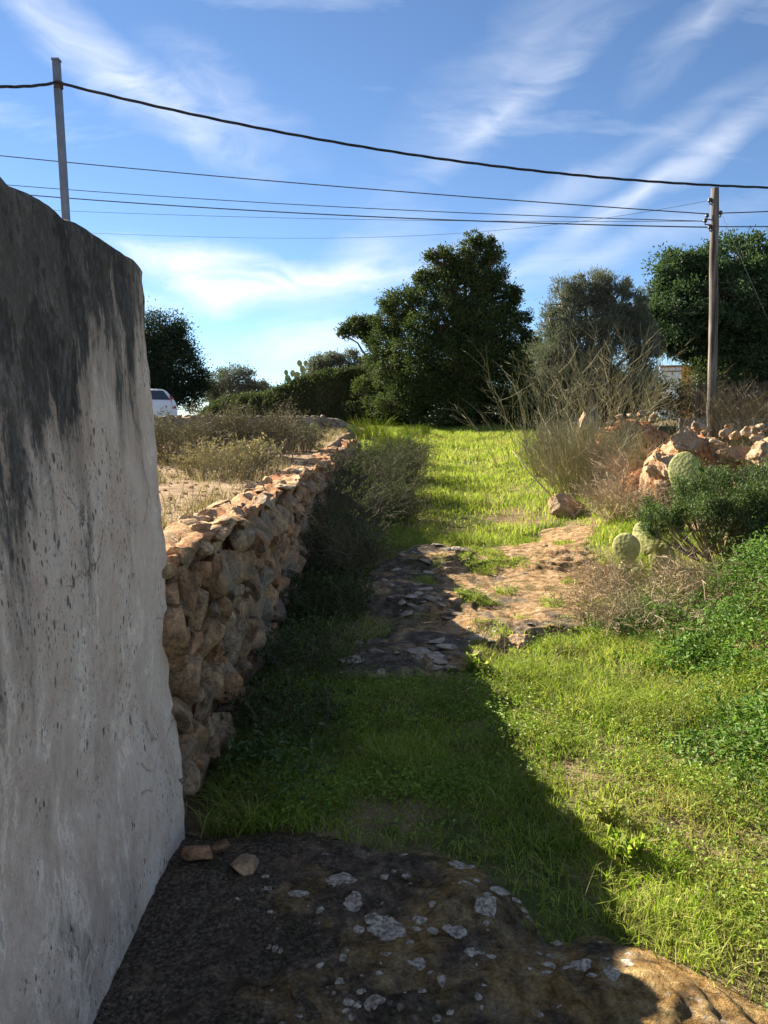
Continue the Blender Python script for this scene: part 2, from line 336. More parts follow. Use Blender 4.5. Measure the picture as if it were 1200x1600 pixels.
    h = M(t, 'ADD', M(t, 'ADD', mid, M(t, 'MULTIPLY', fine, .5)), M(t, 'MULTIPLY', grit, .12)); h = M(t, 'SUBTRACT', h, M(t, 'MULTIPLY', cr, .5)); h = M(t, 'SUBTRACT', h, M(t, 'MULTIPLY', worn, .25))
    principled(t, o, col, .93, bump(t, h, .9, .025), .12); return m
def mat_wood():
    m, t, o = newmat('weathered_pole_wood'); P = pos(t)
    a = noise(t, P, 14, 7, .6, .3, (1, 1, .06)); b = noise(t, P, 2, 4)
    col = mix(t, .4, ramp(t, a, [(.3, (.06, .05, .042)), (.55, (.13, .108, .09)), (.75, (.22, .185, .16))]), ramp(t, b, [(.3, g3(.6)), (.7, g3(1.2))]), 'MULTIPLY')
    principled(t, o, col, .9, bump(t, a, .6, .01), .2); return m

MAT = dict(
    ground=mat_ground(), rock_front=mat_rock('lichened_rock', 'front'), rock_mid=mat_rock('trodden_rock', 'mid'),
    stone=mat_stone('wall_rubble', [(.42, .26, .15), (.55, .335, .185), (.48, .345, .225), (.57, .295, .16), (.40, .305, .21), (.56, .39, .24)]),
    capstone=mat_stone('wall_cap', [(.58, .385, .21), (.64, .45, .27), (.66, .50, .33), (.60, .38, .21)], .03),
    greystone=mat_stone('grey_rubble', [(.15, .135, .12), (.21, .185, .16), (.26, .22, .185), (.19, .15, .12)]),
    rockpile=mat_stone('orange_limestone', [(.58, .39, .23), (.64, .47, .31), (.60, .40, .235), (.66, .53, .38)], .04),
    pale=mat_stone('pale_flat_stone', [(.26, .22, .175), (.38, .335, .275), (.32, .265, .205)], .01),
    earth=mat_earth('orange_earth'), redearth=mat_earth('red_earth', 1.0),
    plaster=mat_plaster(), wood=mat_wood(),
    lichen=plain('pale_lichen', (.31, .26, .205), .95, var=.55, scale=70, spec=.05),
    metal=plain('galvanised_steel', (.15, .165, .19), .45, .5, .5, .12, 20),
    rubber=plain('black_cable', (.022, .022, .026), .6), wire=plain('grey_wire', (.06, .065, .075), .5),
    ceramic=plain('dark_insulator', (.05, .045, .045), .35), iron=plain('rusty_iron', (.10, .07, .055), .8),
    concrete=plain('pale_concrete', (.30, .275, .24), .9, var=.3, scale=8),
    grass=leafmat('lane_grass', [(.115, .18, .022), (.205, .285, .032), (.31, .385, .055), (.27, .355, .04), (.17, .245, .028), (.48, .41, .18), (.35, .405, .075)], .48, .6, 2.2, .1, (.36, .31, .12)),
    clover=leafmat('clover', [(.12, .20, .022), (.19, .28, .03), (.27, .35, .045)], .42, .55, 3),
    drygrass=leafmat('dry_grass', [(.20, .15, .085), (.29, .23, .135), (.16, .12, .07), (.13, .125, .055)], .3, .7, 2),
    weeds=leafmat('weed_leaves', [(.05, .105, .02), (.085, .165, .03), (.13, .22, .045), (.18, .27, .06)], .4, .6, 3, .2),
    bush=leafmat('bush_leaves', [(.035, .06, .016), (.06, .10, .026), (.10, .15, .042), (.15, .19, .07)], .35, .55, 4, .25),
    broom=leafmat('broom_stalks', [(.22, .21, .10), (.30, .285, .15), (.39, .35, .20), (.45, .395, .24), (.25, .205, .125)], .2, .7, 3),
    twig=leafmat('dry_twigs', [(.28, .20, .125), (.42, .32, .21), (.50, .39, .26), (.20, .14, .10), (.36, .33, .18)], 0, .85, 3),
    darktwig=leafmat('brown_twigs', [(.13, .10, .065), (.22, .17, .115), (.30, .235, .16), (.17, .155, .08)], 0, .85, 3),
    heath=leafmat('heath_leaves', [(.065, .065, .034), (.105, .10, .052), (.14, .118, .07), (.08, .092, .042)], .2, .7, 2, .1), mound=plain('dark_bank_soil', (.05, .042, .028), .95), reed=leafmat('reed_stems', [(.10, .065, .045), (.16, .11, .075), (.20, .145, .10)], 0, .85, 2, .1),
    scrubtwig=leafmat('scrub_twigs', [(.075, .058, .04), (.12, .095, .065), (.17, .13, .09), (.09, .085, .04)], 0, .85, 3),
    bark=plain('bark', (.11, .085, .065), .95, scale=14, var=.5), greybark=plain('grey_bark', (.17, .145, .12), .95, scale=14, var=.5),
    fig=leafmat('evergreen_leaves', [(.028, .045, .022), (.045, .07, .028), (.075, .105, .036), (.13, .145, .042)], .25, .65, 1.3, .12),
    olive=leafmat('olive_leaves', [(.085, .105, .078), (.13, .15, .115), (.19, .20, .165), (.12, .115, .09)], .25, .65, 1.3, .12),
    carob=leafmat('carob_leaves', [(.032, .058, .03), (.052, .09, .042), (.082, .13, .058), (.13, .175, .08)], .25, .65, 1.3, .12),
    pine=leafmat('dark_leaves', [(.016, .03, .018), (.028, .046, .026), (.045, .065, .036)], .2, .65, 1.2, .1),
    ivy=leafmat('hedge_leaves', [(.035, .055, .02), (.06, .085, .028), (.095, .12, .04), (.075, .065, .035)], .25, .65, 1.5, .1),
    pad=None, white=plain('white_car_paint', (.72, .73, .74), .25, spec=.6, var=.03), glass=plain('dark_car_glass', (.015, .02, .03), .05, spec=.9, var=.1),
    tyre=plain('tyre', (.02, .02, .02), .8), redlamp=plain('red_lamp', (.45, .02, .03), .2, spec=.6), orange=plain('orange_render', (.75, .30, .07), .8, var=.1), limewash=plain('far_limewash', (.80, .79, .77), .85, var=.05),
    rooftile=plain('roof_tile', (.28, .13, .08), .9),
)
def mat_pad():
    m, t, o = newmat('prickly_pear_skin'); P = pos(t)
    vo = N(t, 'ShaderNodeTexVoronoi'); vo.inputs['Scale'].default_value = 28; LK(t, P, vo.inputs['Vector'])
    a = noise(t, P, 9, 5)
    col = ramp(t, a, [(.2, (.21, .22, .07)), (.5, (.32, .325, .115)), (.8, (.46, .44, .19))])
    col = mix(t, ramp(t, vo.outputs['Distance'], [(.10, g3(.8)), (.22, g3(0))]), col, (.34, .31, .20))
    principled(t, o, col, .55, bump(t, vo.outputs['Distance'], .4, .01), .3); return m
MAT['pad'] = mat_pad()

# ------------------------------------------------------------------ lie of the land
def polydist(x, y, poly):           # signed distance, positive inside
    x = np.asarray(x, float); y = np.asarray(y, float); P = np.array(poly, float); Q = np.roll(P, -1, 0)
    d = np.full(x.shape, 1e9); ins = np.zeros(x.shape, bool)
    for (ax, ay), (bx, by) in zip(P, Q):
        t = np.clip(((x-ax)*(bx-ax)+(y-ay)*(by-ay))/((bx-ax)**2+(by-ay)**2), 0, 1)
        d = np.minimum(d, np.hypot(x-ax-t*(bx-ax), y-ay-t*(by-ay)))
        c = ((ay > y) != (by > y)) & (x < (bx-ax)*(y-ay)/(by-ay+1e-12)+ax); ins ^= c
    return np.where(ins, d, -d)
FRONT = [(-1.0, 2.95), (-.55, 2.86), (-.1, 2.80), (.2, 2.72), (.40, 2.55), (.52, 2.22), (.80, 2.20), (1.0, 2.10), (1.25, 1.85), (1.6, 1.2), (1.6, -.5), (-1.0, -.5)]
MID = [(-.25, 5.0), (-.30, 4.55), (.05, 4.35), (.40, 4.55), (.75, 5.25), (1.15, 5.6), (1.75, 5.7), (2.1, 6.6), (2.45, 8.2), (2.6, 9.6), (2.1, 10.2), (1.75, 9.4), (1.35, 9.15), (1.0, 9.0), (.62, 9.0), (.2, 8.6), (-.15, 7.2)]
def mask_front(x, y): return polydist(x, y, FRONT) + .14*fbm(x*3, y*3, 1, 4, 5)
def mask_mid(x, y): return polydist(x, y, MID) + .55*fbm(np.asarray(x)*1.6, np.asarray(y)*1.6, 2, 4, 9)
LY = [-50, 7, 10, 14, 18, 22, 26, 32, 60, 400, 3000]; LZ = [0, 0, .06, .28, .58, .92, 1.20, 1.34, 1.40, 1.4, 1.4]
FY = [-50, 3, 8, 15, 22, 30, 60, 400, 3000]; FZ = [.88, .90, .94, 1.03, 1.10, 1.25, 1.40, 1.4, 1.4]
def H(x, y):
    x = np.asarray(x, float); y = np.asarray(y, float)
    t = ss(-.86, -1.06, x) if False else 1 - ss(-1.06, -.86, x)
    z = np.interp(y, LY, LZ)*(1-t) + np.interp(y, FY, FZ)*t
    z = z + ss(1.7, 4.5, x)*np.interp(y, [-5, 0, 4, 7, 12, 18, 26], [.1, .12, .40, .58, .55, .4, .05])
    return z + .06*fbm(x*.7, y*.7, 0, 3, 1) + .03*fbm(x*3, y*3, 0, 3, 2)
def plates(x, y, s_, lev, seed):      # bedrock weathered into flat steps
    st = (fbm(x*s_, y*s_*1.4, 4, 3, seed)*.9 + .5)*lev + .18*fbm(x*s_*6, y*s_*6, 1, 3, seed+4)
    return (np.floor(st) + ss(.84, 1.0, st-np.floor(st)))/lev - .5
def front_z(x, y):
    x = np.asarray(x, float); y = np.asarray(y, float); b = ss(-.12, .28, mask_front(x, y))
    off = - .035 + .075*b + (.075*plates(x, y, 1.5, 7, 11) + .016*fbm(x*5, y*5, 0, 4, 14) - .022*np.abs(fbm(x*11, y*11, 0, 4, 12)) + .009*fbm(x*28, y*28, 0, 2, 13))*b
    return H(x, y) + np.where(b > .45, np.maximum(off, (b-.45)*.045 + .006*fbm(x*20, y*20, 0, 2, 15)), off)
def mid_z(x, y):
    x = np.asarray(x, float); y = np.asarray(y, float); b = ss(-.10, .16, mask_mid(x, y))
    off = - .05 + .105*b + (.30*plates(x, y, .8, 9, 21) + .026*fbm(x*5, y*5, 0, 4, 22) - .025*np.abs(fbm(x*3.2, y*4, 7, 3, 25)) + .014*fbm(x*17, y*17, 0, 3, 26))*b
    return H(x, y) + np.where(b > .45, np.maximum(off, (b-.45)*.05 + .012*fbm(x*14, y*14, 0, 3, 27)), off)

def grid(xs, ys, fz):
    X, Y = np.meshgrid(xs, ys); Z = fz(X.ravel(), Y.ravel())
    V = np.stack([X.ravel(), Y.ravel(), Z], 1); n, m = len(xs), len(ys)
    i = (np.arange(m-1)[:, None]*n + np.arange(n-1)[None]).ravel()
    return V, np.stack([i, i+1, i+n+1, i+n], 1)
def growth(a, step, end, k=1.25):
    r = [a]
    while r[-1] < end: step *= k; r.append(r[-1]+step)
    return r[1:]
xs = np.array([-q for q in growth(9, .3, 900)][::-1] + list(np.arange(-9, -1.2, .2)) + list(np.arange(-1.2, 3.6, .045)) + list(np.arange(3.6, 13, .2)) + growth(13, .2, 900))
ys = np.array([-q for q in growth(1.0, .2, 60)][::-1] + list(np.arange(-1, 1.2, .2)) + list(np.arange(1.2, 9, .045)) + list(np.arange(9, 32, .15)) + growth(32, .2, 1500))
V, F = grid(xs, ys, H)
obj('ground', mesh('ground', V, F, MAT['ground'], True), kind='structure')
def outcrop(name, xs, ys, fz, mask, mat, label):
    V, F = grid(xs, ys, fz); m = mask(V[:, 0], V[:, 1]); F = F[(m[F] > -.16).any(1)]
    o = obj(name, mesh(name, V, F, mat, True), kind='structure', label=label); return o
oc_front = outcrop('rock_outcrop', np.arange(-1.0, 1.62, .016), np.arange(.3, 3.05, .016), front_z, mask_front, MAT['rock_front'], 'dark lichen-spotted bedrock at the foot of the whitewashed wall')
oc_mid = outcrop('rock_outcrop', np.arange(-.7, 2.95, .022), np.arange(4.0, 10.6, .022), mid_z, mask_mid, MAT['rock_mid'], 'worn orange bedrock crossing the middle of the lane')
def top_z(x, y): return np.maximum(H(x, y), np.maximum(np.where(mask_front(x, y) > -.1, front_z(x, y), -9), np.where(mask_mid(x, y) > -.1, mid_z(x, y), -9)))

# ------------------------------------------------------------------ stones
def ico(sub):
    p = (1+5**.5)/2
    V = [(-1, p, 0), (1, p, 0), (-1, -p, 0), (1, -p, 0), (0, -1, p), (0, 1, p), (0, -1, -p), (0, 1, -p), (p, 0, -1), (p, 0, 1), (-p, 0, -1), (-p, 0, 1)]
    F = [(0, 11, 5), (0, 5, 1), (0, 1, 7), (0, 7, 10), (0, 10, 11), (1, 5, 9), (5, 11, 4), (11, 10, 2), (10, 7, 6), (7, 1, 8), (3, 9, 4), (3, 4, 2), (3, 2, 6), (3, 6, 8), (3, 8, 9), (4, 9, 5), (2, 4, 11), (6, 2, 10), (8, 6, 7), (9, 8, 1)]
    V = [np.array(v)/np.linalg.norm(v) for v in V]
    for _ in range(sub):
        c, G = {}, []
        def mp(a, b):
            k = (min(a, b), max(a, b))
            if k not in c: q = V[a]+V[b]; V.append(q/np.linalg.norm(q)); c[k] = len(V)-1
            return c[k]
        for a, b, d in F: e, f, g = mp(a, b), mp(b, d), mp(d, a); G += [(a, e, g), (b, f, e), (d, g, f), (e, f, g)]
        F = G
    return np.array(V), np.array(F)
ICO4 = ico(4); ICO3 = ico(3); ICO2 = ico(2); ICO1 = ico(1)
def stone_verts(seed, base=ICO3, box=.72, cuts=9, rough=.10):
    rng = np.random.default_rng(seed); V = base[0].copy()
    V = np.sign(V)*np.abs(V)**box; V /= np.abs(V).max()
    V = V*rng.uniform(.85, 1.1, 3)
    for d in rdir(rng, cuts):
        h = rng.uniform(.46, .80); k = V@d; ex = np.maximum(k-h, 0); V = V - ex[:, None]*d
    n1 = fbm(V[:, 0]*2.6+seed, V[:, 1]*2.6, V[:, 2]*2.6, 3, seed); n2 = fbm(V[:, 0]*8+seed, V[:, 1]*8, V[:, 2]*8, 3, seed+3)
    return V*(1 + rough*.8*n1 + rough*.6*n2)[:, None]
STONES = {}
def stone_set(key, mat, n=9, base=ICO3, **k):
    STONES[key] = [mesh('stone', stone_verts(100+i*7+hash(key) % 1 if False else 100+i*7, base, **k), base[1], MAT[mat], True) for i in range(n)]
stone_set('wall', 'stone', 16, base=ICO4, box=.7, cuts=9, rough=.10); stone_set('cap', 'capstone', 9, base=ICO4, box=.55, cuts=14, rough=.22); stone_set('grey', 'greystone', 8, base=ICO2); stone_set('pile', 'rockpile', 12, base=ICO4, box=.8, cuts=16, rough=.26); stone_set('pale', 'pale', 8, base=ICO2, rough=.16)
rs = random.Random(4)
def stone(key, loc, scale, rot, parent, name='stone', **k):
    o = obj(name, rs.choice(STONES[key]), parent, loc, **k); o.scale = scale; o.rotation_euler = rot; return o
def pack(rng, w, h, radii, tries, hmax):      # dart-thrown rubble: (along, up, radius)
    pts = np.zeros((0, 3))
    for r in radii:
        for _ in range(tries):
            q = rng.uniform(0, w); p = rng.uniform(r*.6, max(r*.7, hmax(q)-r*.5)); rr = r*rng.uniform(.85, 1.15)
            if len(pts) == 0 or (np.hypot((pts[:, 0]-q)*.85, pts[:, 1]-p) > (pts[:, 2]+rr)*.78).all(): pts = np.vstack([pts, (q, p, rr)])
    return pts

# ------------------------------------------------------------------ whitewashed wall
def boxgrid(nx, ny, nz):
    import itertools
    idx, V, F = {}, [], []
    def vid(i, j, k):
        if (i, j, k) not in idx: idx[(i, j, k)] = len(V); V.append((i/nx, j/ny, k/nz))
        return idx[(i, j, k)]
    for j in range(ny):
        for k in range(nz):
            F.append((vid(0, j, k), vid(0, j, k+1), vid(0, j+1, k+1), vid(0, j+1, k))); F.append((vid(nx, j, k), vid(nx, j+1, k), vid(nx, j+1, k+1), vid(nx, j, k+1)))
    for i in range(nx):
        for k in range(nz):
            F.append((vid(i, 0, k), vid(i+1, 0, k), vid(i+1, 0, k+1), vid(i, 0, k+1))); F.append((vid(i, ny, k), vid(i, ny, k+1), vid(i+1, ny, k+1), vid(i+1, ny, k)))
    for i in range(nx):
        for j in range(ny):
            F.append((vid(i, j, 0), vid(i, j+1, 0), vid(i+1, j+1, 0), vid(i+1, j, 0))); F.append((vid(i, j, nz), vid(i+1, j, nz), vid(i+1, j+1, nz), vid(i, j+1, nz)))
    return np.array(V), np.array(F)
V, F = boxgrid(18, 250, 130)
lo = np.array([-1.24, -3.0, -.2]); hi = np.array([-.82, 2.80, 2.14])
V[:, 1] = 1-(1-V[:, 1])**1.6            # finer towards the end in view
V = lo + V*(hi-lo)
r = .02; q = np.clip(V, lo+r, hi-r); d = V-q; L = np.linalg.norm(d, axis=1, keepdims=True); V = q + d/np.maximum(L, 1e-9)*r
nf = fbm(V[:, 1]*2.2, V[:, 2]*2.2, V[:, 0]*2, 5, 31); nf2 = fbm(V[:, 1]*9, V[:, 2]*9, V[:, 0]*9, 3, 33)
out_x = np.interp(V[:, 2], [-.2, 0, .3, .42, .60, 1.1, 2.15], [.065, .058, .046, .032, .008, .018, -.034])
fr = ss(-1.2, -.85, V[:, 0])
V[:, 0] += out_x*fr + (.013*nf + .006*nf2 + .004*fbm(V[:, 1]*26, V[:, 2]*26, V[:, 0]*26, 2, 37))*(fr*2-1)
V[:, 1] += (.02*nf + .022*nf2)*ss(2.6, 2.8, V[:, 1])
V[:, 2] += (.014*fbm(V[:, 1]*1.5, V[:, 0]*3, 0, 4, 35) - .025*np.clip(fbm(V[:, 1]*7, V[:, 0]*7, 0, 4, 36)-.12, 0, 1))*ss(1.95, 2.13, V[:, 2])
V[:, 2] -= .02*ss(2.72, 2.83, V[:, 1])*ss(1.8, 2.15, V[:, 2])
obj('whitewashed_wall', mesh('whitewashed_wall', V, F, MAT['plaster'], True), label='tall whitewashed wall with black mould streaks along its top', cat='wall')

# ------------------------------------------------------------------ dry stone wall along the lane
rng = np.random.default_rng(7)
WY = [2.6, 3, 5, 7.5, 12, 16, 19, 22]; WZ = [1.10, 1.09, 1.07, 1.05, 1.02, 1.0, 1.0, .98]
def wall_top(y): return np.interp(y, WY, WZ) + .05*fbm(np.asarray(y)*1.3, 0*np.asarray(y), 0, 3, 41) - .06*ss(-.2, .3, fbm(np.asarray(y)*.5, 0*np.asarray(y)+4, 0, 2, 43))
sw = obj('dry_stone_wall', None, None, (-.95, 2.8, 0), label='waist-high rubble stone wall with sunlit crumbling top running beside the lane', cat='stone wall')
def rel(o, V): return np.asarray(V) - np.array(o.location)
# core of earth and small stone, crumbly on top
ny = 520; yv = 2.72 + (np.linspace(0, 1, ny)**1.5)*19.3
prof = np.array([(-.88, -.15), (-.88, .2), (-.88, .45), (-.88, .7), (-.875, .88), (-.85, .96), (-.815, .995), (-.835, 1.0), (-.87, 1.0), (-.91, 1.0), (-.95, 1.0), (-.99, 1.0), (-1.03, 1.0), (-1.07, 1.0), (-1.11, 1.0), (-1.15, .99), (-1.19, .96), (-1.21, .8), (-1.22, .5)])
npf = len(prof); X = np.repeat(prof[None, :, 0], ny, 0); Y = np.repeat(yv[:, None], npf, 1); T = wall_top(Y); Z = prof[None, :, 1]*T
topm = ss(.9, 1, prof[:, 1])[None]*np.ones_like(X); facem = 1-topm
lay = fbm(X*7+Y*.6, Y*2.2, 0, 5, 44); fin = fbm(X*22, Y*13, 0, 4, 45)
Z = Z + topm*(.065*lay + .05*fin - .02*ss(-1.0, -1.2, X))
X = X + .05*fbm(Y*5, Z*6, 0, 4, 46)*facem + .05*fbm(Y*3.1, Z*0+8, 0, 4, 47)*topm*ss(-.95, -.82, X)
Vc = np.stack([X, Y, Z], -1).reshape(-1, 3); i = (np.arange(ny-1)[:, None]*npf + np.arange(npf-1)[None]).ravel()
obj('core', mesh('core', rel(sw, Vc), np.stack([i, i+1, i+npf+1, i+npf], 1), MAT['earth'], True), sw)
def ground_lane(y): return float(H(np.array([-.7]), np.array([y]))[0])
def loose(p, sc_, rot):
    SV = stone_verts(100+int(rng.integers(12))*7, ICO2, .7, 9, .10)*np.array(sc_); c_, s_ = math.cos(rot), math.sin(rot)
    return np.stack([SV[:, 0], SV[:, 1]*c_-SV[:, 2]*s_, SV[:, 1]*s_+SV[:, 2]*c_], 1) + np.array(p) - np.array(sw.location), ICO2[1]
near = pack(rng, 6.4, 1.1, (.125, .092, .07, .054, .042, .033), 700, lambda q: float(wall_top(2.78+q))-.075)
cnt = 0; far_parts = []
for a, b, r in sorted(near.tolist()):
    y = 2.80+a
    if b < ground_lane(y)-.05: continue
    dep = r*rng.uniform(.65, .95); p = (-.795-dep*.30, y, b); sc_ = (dep, r*rng.uniform(1.0, 1.3), r*rng.uniform(.85, 1.1)); rot = rng.uniform(-.5, .5)
    if cnt < 296: stone('wall', (p[0]+.95, p[1]-2.8, p[2]), sc_, (rot, rng.uniform(-.2, .2), rng.uniform(-.2, .2)), sw); cnt += 1
    else: far_parts.append(loose(p, sc_, rot))
# caps lying on top
for k in range(74):
    y = 2.85 + 9.5*(k/74)**1.15 + rng.uniform(-.05, .05); x = rng.choice([-.83, -.90, -1.0, -1.1]) + rng.uniform(-.03, .03)
    s_ = rng.uniform(.045, .13)
    stone('cap', (x+.95, y-2.8, float(wall_top(y))+rng.uniform(-.03, .008)), (s_*rng.uniform(.55, .95), s_*rng.uniform(.8, 1.5), rng.uniform(.03, .055)), (rng.uniform(-.12, .12), rng.uniform(-.15, .15), rng.uniform(-.5, .5)), sw, 'cap_stone')
far = pack(rng, 12.4, 1.0, (.14, .105, .08), 600, lambda q: float(wall_top(9.2+q))-.02)
room = 298-cnt
for n_, (a, b, r) in enumerate(sorted(far.tolist())):
    y = 9.2+a
    if b < ground_lane(y)-.06: continue
    dep = r*rng.uniform(.6, .9); p = (-.79-dep*.3, y, b); sc_ = (dep, r*1.15, r); rot = rng.uniform(-.4, .4)
    if room > 0: stone('wall', (p[0]+.95, p[1]-2.8, p[2]), sc_, (rot, 0, 0), sw); room -= 1
    else: far_parts.append(loose(p, sc_, rot))
if far_parts:
    VV, FF = merge(far_parts); obj('distant_stones', mesh('distant_stones', VV, FF, MAT['stone'], True), sw, kind='stuff')
# loose stones fallen at the foot of the whitewashed wall
for n_, (u, v, r, lab) in enumerate([(312, 1335, .045, 'small grey stone lying in the corner where the two walls meet'), (385, 1345, .05, 'flat brown stone lying near the corner of the two walls'), (345, 1318, .04, 'smallest stone lying against the foot of the rubble wall')]):
    d = ray(u, v); tt = (EYE-.05)/-d[2]; x, y = d[0]*tt, d[1]*tt
    stone('wall', (x, y, float(top_z(np.array([x]), np.array([y]))[0])+r*.3), (r*1.3, r, r*.7), (.2, .1, n_), None, 'loose_stone', label=lab, cat='stone', group='stones fallen at the foot of the walls')

# ------------------------------------------------------------------ field wall across the back, ruined wall on the right
fw = obj('field_wall', None, None, (-6, 24, 1.0), label='low dark stone wall with pale top crossing behind the dry field', cat='stone wall')
xv = np.linspace(-16, -.4, 240); pf = np.array([(.0, -.4), (.0, .2), (.0, .52), (.06, .60), (.2, .62), (.4, .60), (.45, .5), (.45, -.3)])
X = np.repeat(xv[:, None], len(pf), 1); Y = 24 + pf[None, :, 0] + .05*fbm(X*3, pf[None, :, 1]*4+X*0, 0, 3, 51); tz = np.interp(xv, [-16, -7, -2, -1.4, -.4], [.54, .55, .58, .5, .05])[:, None]/.60
Z = 1.0 + pf[None, :, 1]*tz + .05*fbm(X*4, pf[None, :, 0]*5+X*0, 0, 4, 52)*(pf[None, :, 1] > .5)
i = (np.arange(239)[:, None]*len(pf) + np.arange(len(pf)-1)[None]).ravel(); n = len(pf)
obj('core', mesh('core', rel(fw, np.stack([X, Y, Z], -1).reshape(-1, 3)), np.stack([i, i+1, i+n+1, i+n], 1), MAT['greystone'], True), fw)
for a, b, r in pack(rng, 7.2, .53, (.17, .13, .10), 260, lambda q: .55).tolist():
    stone('grey', (-8.5+a+6, -.01+rng.uniform(-.02, .02), b-.03), (r*1.2, r*.6, r*.95), (rng.uniform(-.2, .2), rng.uniform(-.5, .5), 0), fw)
for k in range(27): stone('pale', (-8.4+k*.25+6, .16+rng.uniform(-.06, .06), .60+.03*rng.uniform(-1, 1)), (rng.uniform(.09, .16), rng.uniform(.10, .16), rng.uniform(.03, .06)), (0, 0, rng.uniform(0, 3)), fw, 'cap_stone')

def mound(fn_pts, r, seed, mat, name, parent=None, **k):      # eroded earth heap: list of (x,y,z,radius)
    parts = []
    for j, (x, y, z, rx, ry, rz) in enumerate(fn_pts):
        Vs = ICO4[0].copy(); n1 = fbm(Vs[:, 0]*1.8+seed+j*3, Vs[:, 1]*1.8, Vs[:, 2]*1.0, 5, seed); n2 = fbm(Vs[:, 0]*7+j, Vs[:, 1]*7, Vs[:, 2]*3, 4, seed+3)
        Vs = Vs*(1 + .42*n1 + .16*n2)[:, None]*np.array([rx, ry, rz]) + np.array([x, y, z]); parts.append((Vs, ICO4[1]))
    VV, FF = merge(parts)
    return VV, FF
rw = obj('ruined_stone_wall', None, None, (4.2, 9.8, .5), label='tumbled sunlit wall of big orange rocks above the green bush', cat='stone wall')
heap = []
for (u, v, y, rx, ry, rz) in [(1065, 740, 9.9, .42, .5, .60), (1100, 735, 10.0, .40, .5, .56), (1030, 755, 9.8, .26, .4, .42), (1160, 760, 9.6, .6, .5, .5), (1250, 770, 9.2, .8, .6, .6), (1000, 760, 10.4, .3, .4, .3)]:
    p = at(u, v, y); heap.append((p[0], p[1], p[2]-.1, rx, ry, rz))
VV, FF = mound(heap, 0, 61, None, 'earth')
obj('earth_bank', mesh('earth_bank', rel(rw, VV), FF, MAT['earth'], True), rw)
for (u, v, y, w, h, dd, rz_) in [(1075, 690, 9.55, .20, .22, .2, .2), (1150, 712, 9.45, .17, .17, .2, -.2), (1190, 705, 9.0, .20, .17, .22, .4), (1115, 700, 9.6, .16, .2, .18, .9), (1092, 664, 10.0, .16, .07, .16, .3), (1175, 735, 9.1, .12, .09, .12, 1.2), (1120, 750, 9.3, .12, .12, .12, .5), (1050, 725, 9.45, .13, .16, .15, .1),
                                (1210, 690, 9.3, .20, .12, .2, 0), (1140, 678, 10.3, .14, .07, .14, 1), (1165, 672, 10.4, .10, .07, .12, 2), (1185, 678, 10.2, .10, .07, .10, .4), (1230, 740, 8.8, .18, .14, .16, .7), (1020, 740, 9.6, .10, .12, .1, .3), (1195, 755, 8.8, .13, .09, .12, 2.0), (1150, 755, 9.1, .12, .08, .1, 1.4), (1260, 700, 9.0, .2, .16, .2, 1.1)]:
    p = at(u, v+3, y); stone('pile', rel(rw, p), (w*1.15, dd, h*1.1), (rs.uniform(-.3, .3), rs.uniform(-.3, .3), rz_), rw, 'rock')
rg = np.random.default_rng(77)
for k in range(46):
    u = rg.uniform(1010, 1260); y = rg.uniform(8.9, 10.3); v = np.interp(u, [1010, 1060, 1110, 1260], [745, 700, 690, 690])+rg.uniform(-25, 45); s_ = rg.uniform(.03, .085); p = at(u, v, y)
    stone('pile', rel(rw, p), (s_*1.3, s_, s_*.8), tuple(rg.uniform(-.6, .6, 3)), rw, 'rock')
rp = obj('earth_heap', None, None, (4.9, 16, .9), label='small heap of reddish earth and rubble beyond the dry stalks', cat='earth heap')
heap = []
for (u, v, y, rx, ry, rz) in [(975, 676, 16, .38, .4, .32), (1000, 680, 16.2, .4, .4, .30), (945, 686, 16, .3, .4, .22), (1025, 684, 16.4, .3, .4, .2)]:
    p = at(u, v, y); heap.append((p[0], p[1], p[2]-.05, rx, ry, rz))
VV, FF = mound(heap, 0, 71, None, 'earth'); obj('earth', mesh('earth', rel(rp, VV), FF, MAT['redearth'], True), rp)
for (u, v, y, s_) in [(968, 652, 15.8, .10), (985, 649, 15.8, .09), (1002, 647, 15.9, .12), (1018, 657, 16, .12), (955, 662, 15.7, .10), (940, 672, 15.6, .09), (1022, 649, 16.1, .08)]:
    stone('pile', rel(rp, at(u, v, y)), (s_*1.2, s_, s_*.8), (rs.uniform(-.3, .3), 0, rs.uniform(0, 3)), rp, 'rock')
p = at(913, 655, 15.5); stone('pile', p-np.array([0, 0, .15]), (.2, .2, .38), (.05, .1, .3), None, 'upright_rock', label='upright pale orange block standing behind the dry stalks', cat='rock')
p = at(886, 797, 10.6); stone('pile', p, (.26, .24, .27), (.1, -.15, .5), None, 'boulder', label='single orange boulder at the lane edge below the dry stalks', cat='boulder')
p = at(815, 1005, 5.25); stone('pile', (p[0], p[1], .02), (.13, .12, .10), (.2, .1, 1.0), None, 'broken_rock', label='broken rock lump at the shadow edge in mid lane', cat='rock')
p = at(975, 818, 10.2); stone('pile', p-np.array([0, 0, .05]), (.10, .10, .07), (.2, .1, 1.0), None, 'loose_rock', label='small orange rock on the bare ground beside the boulder', cat='rock')

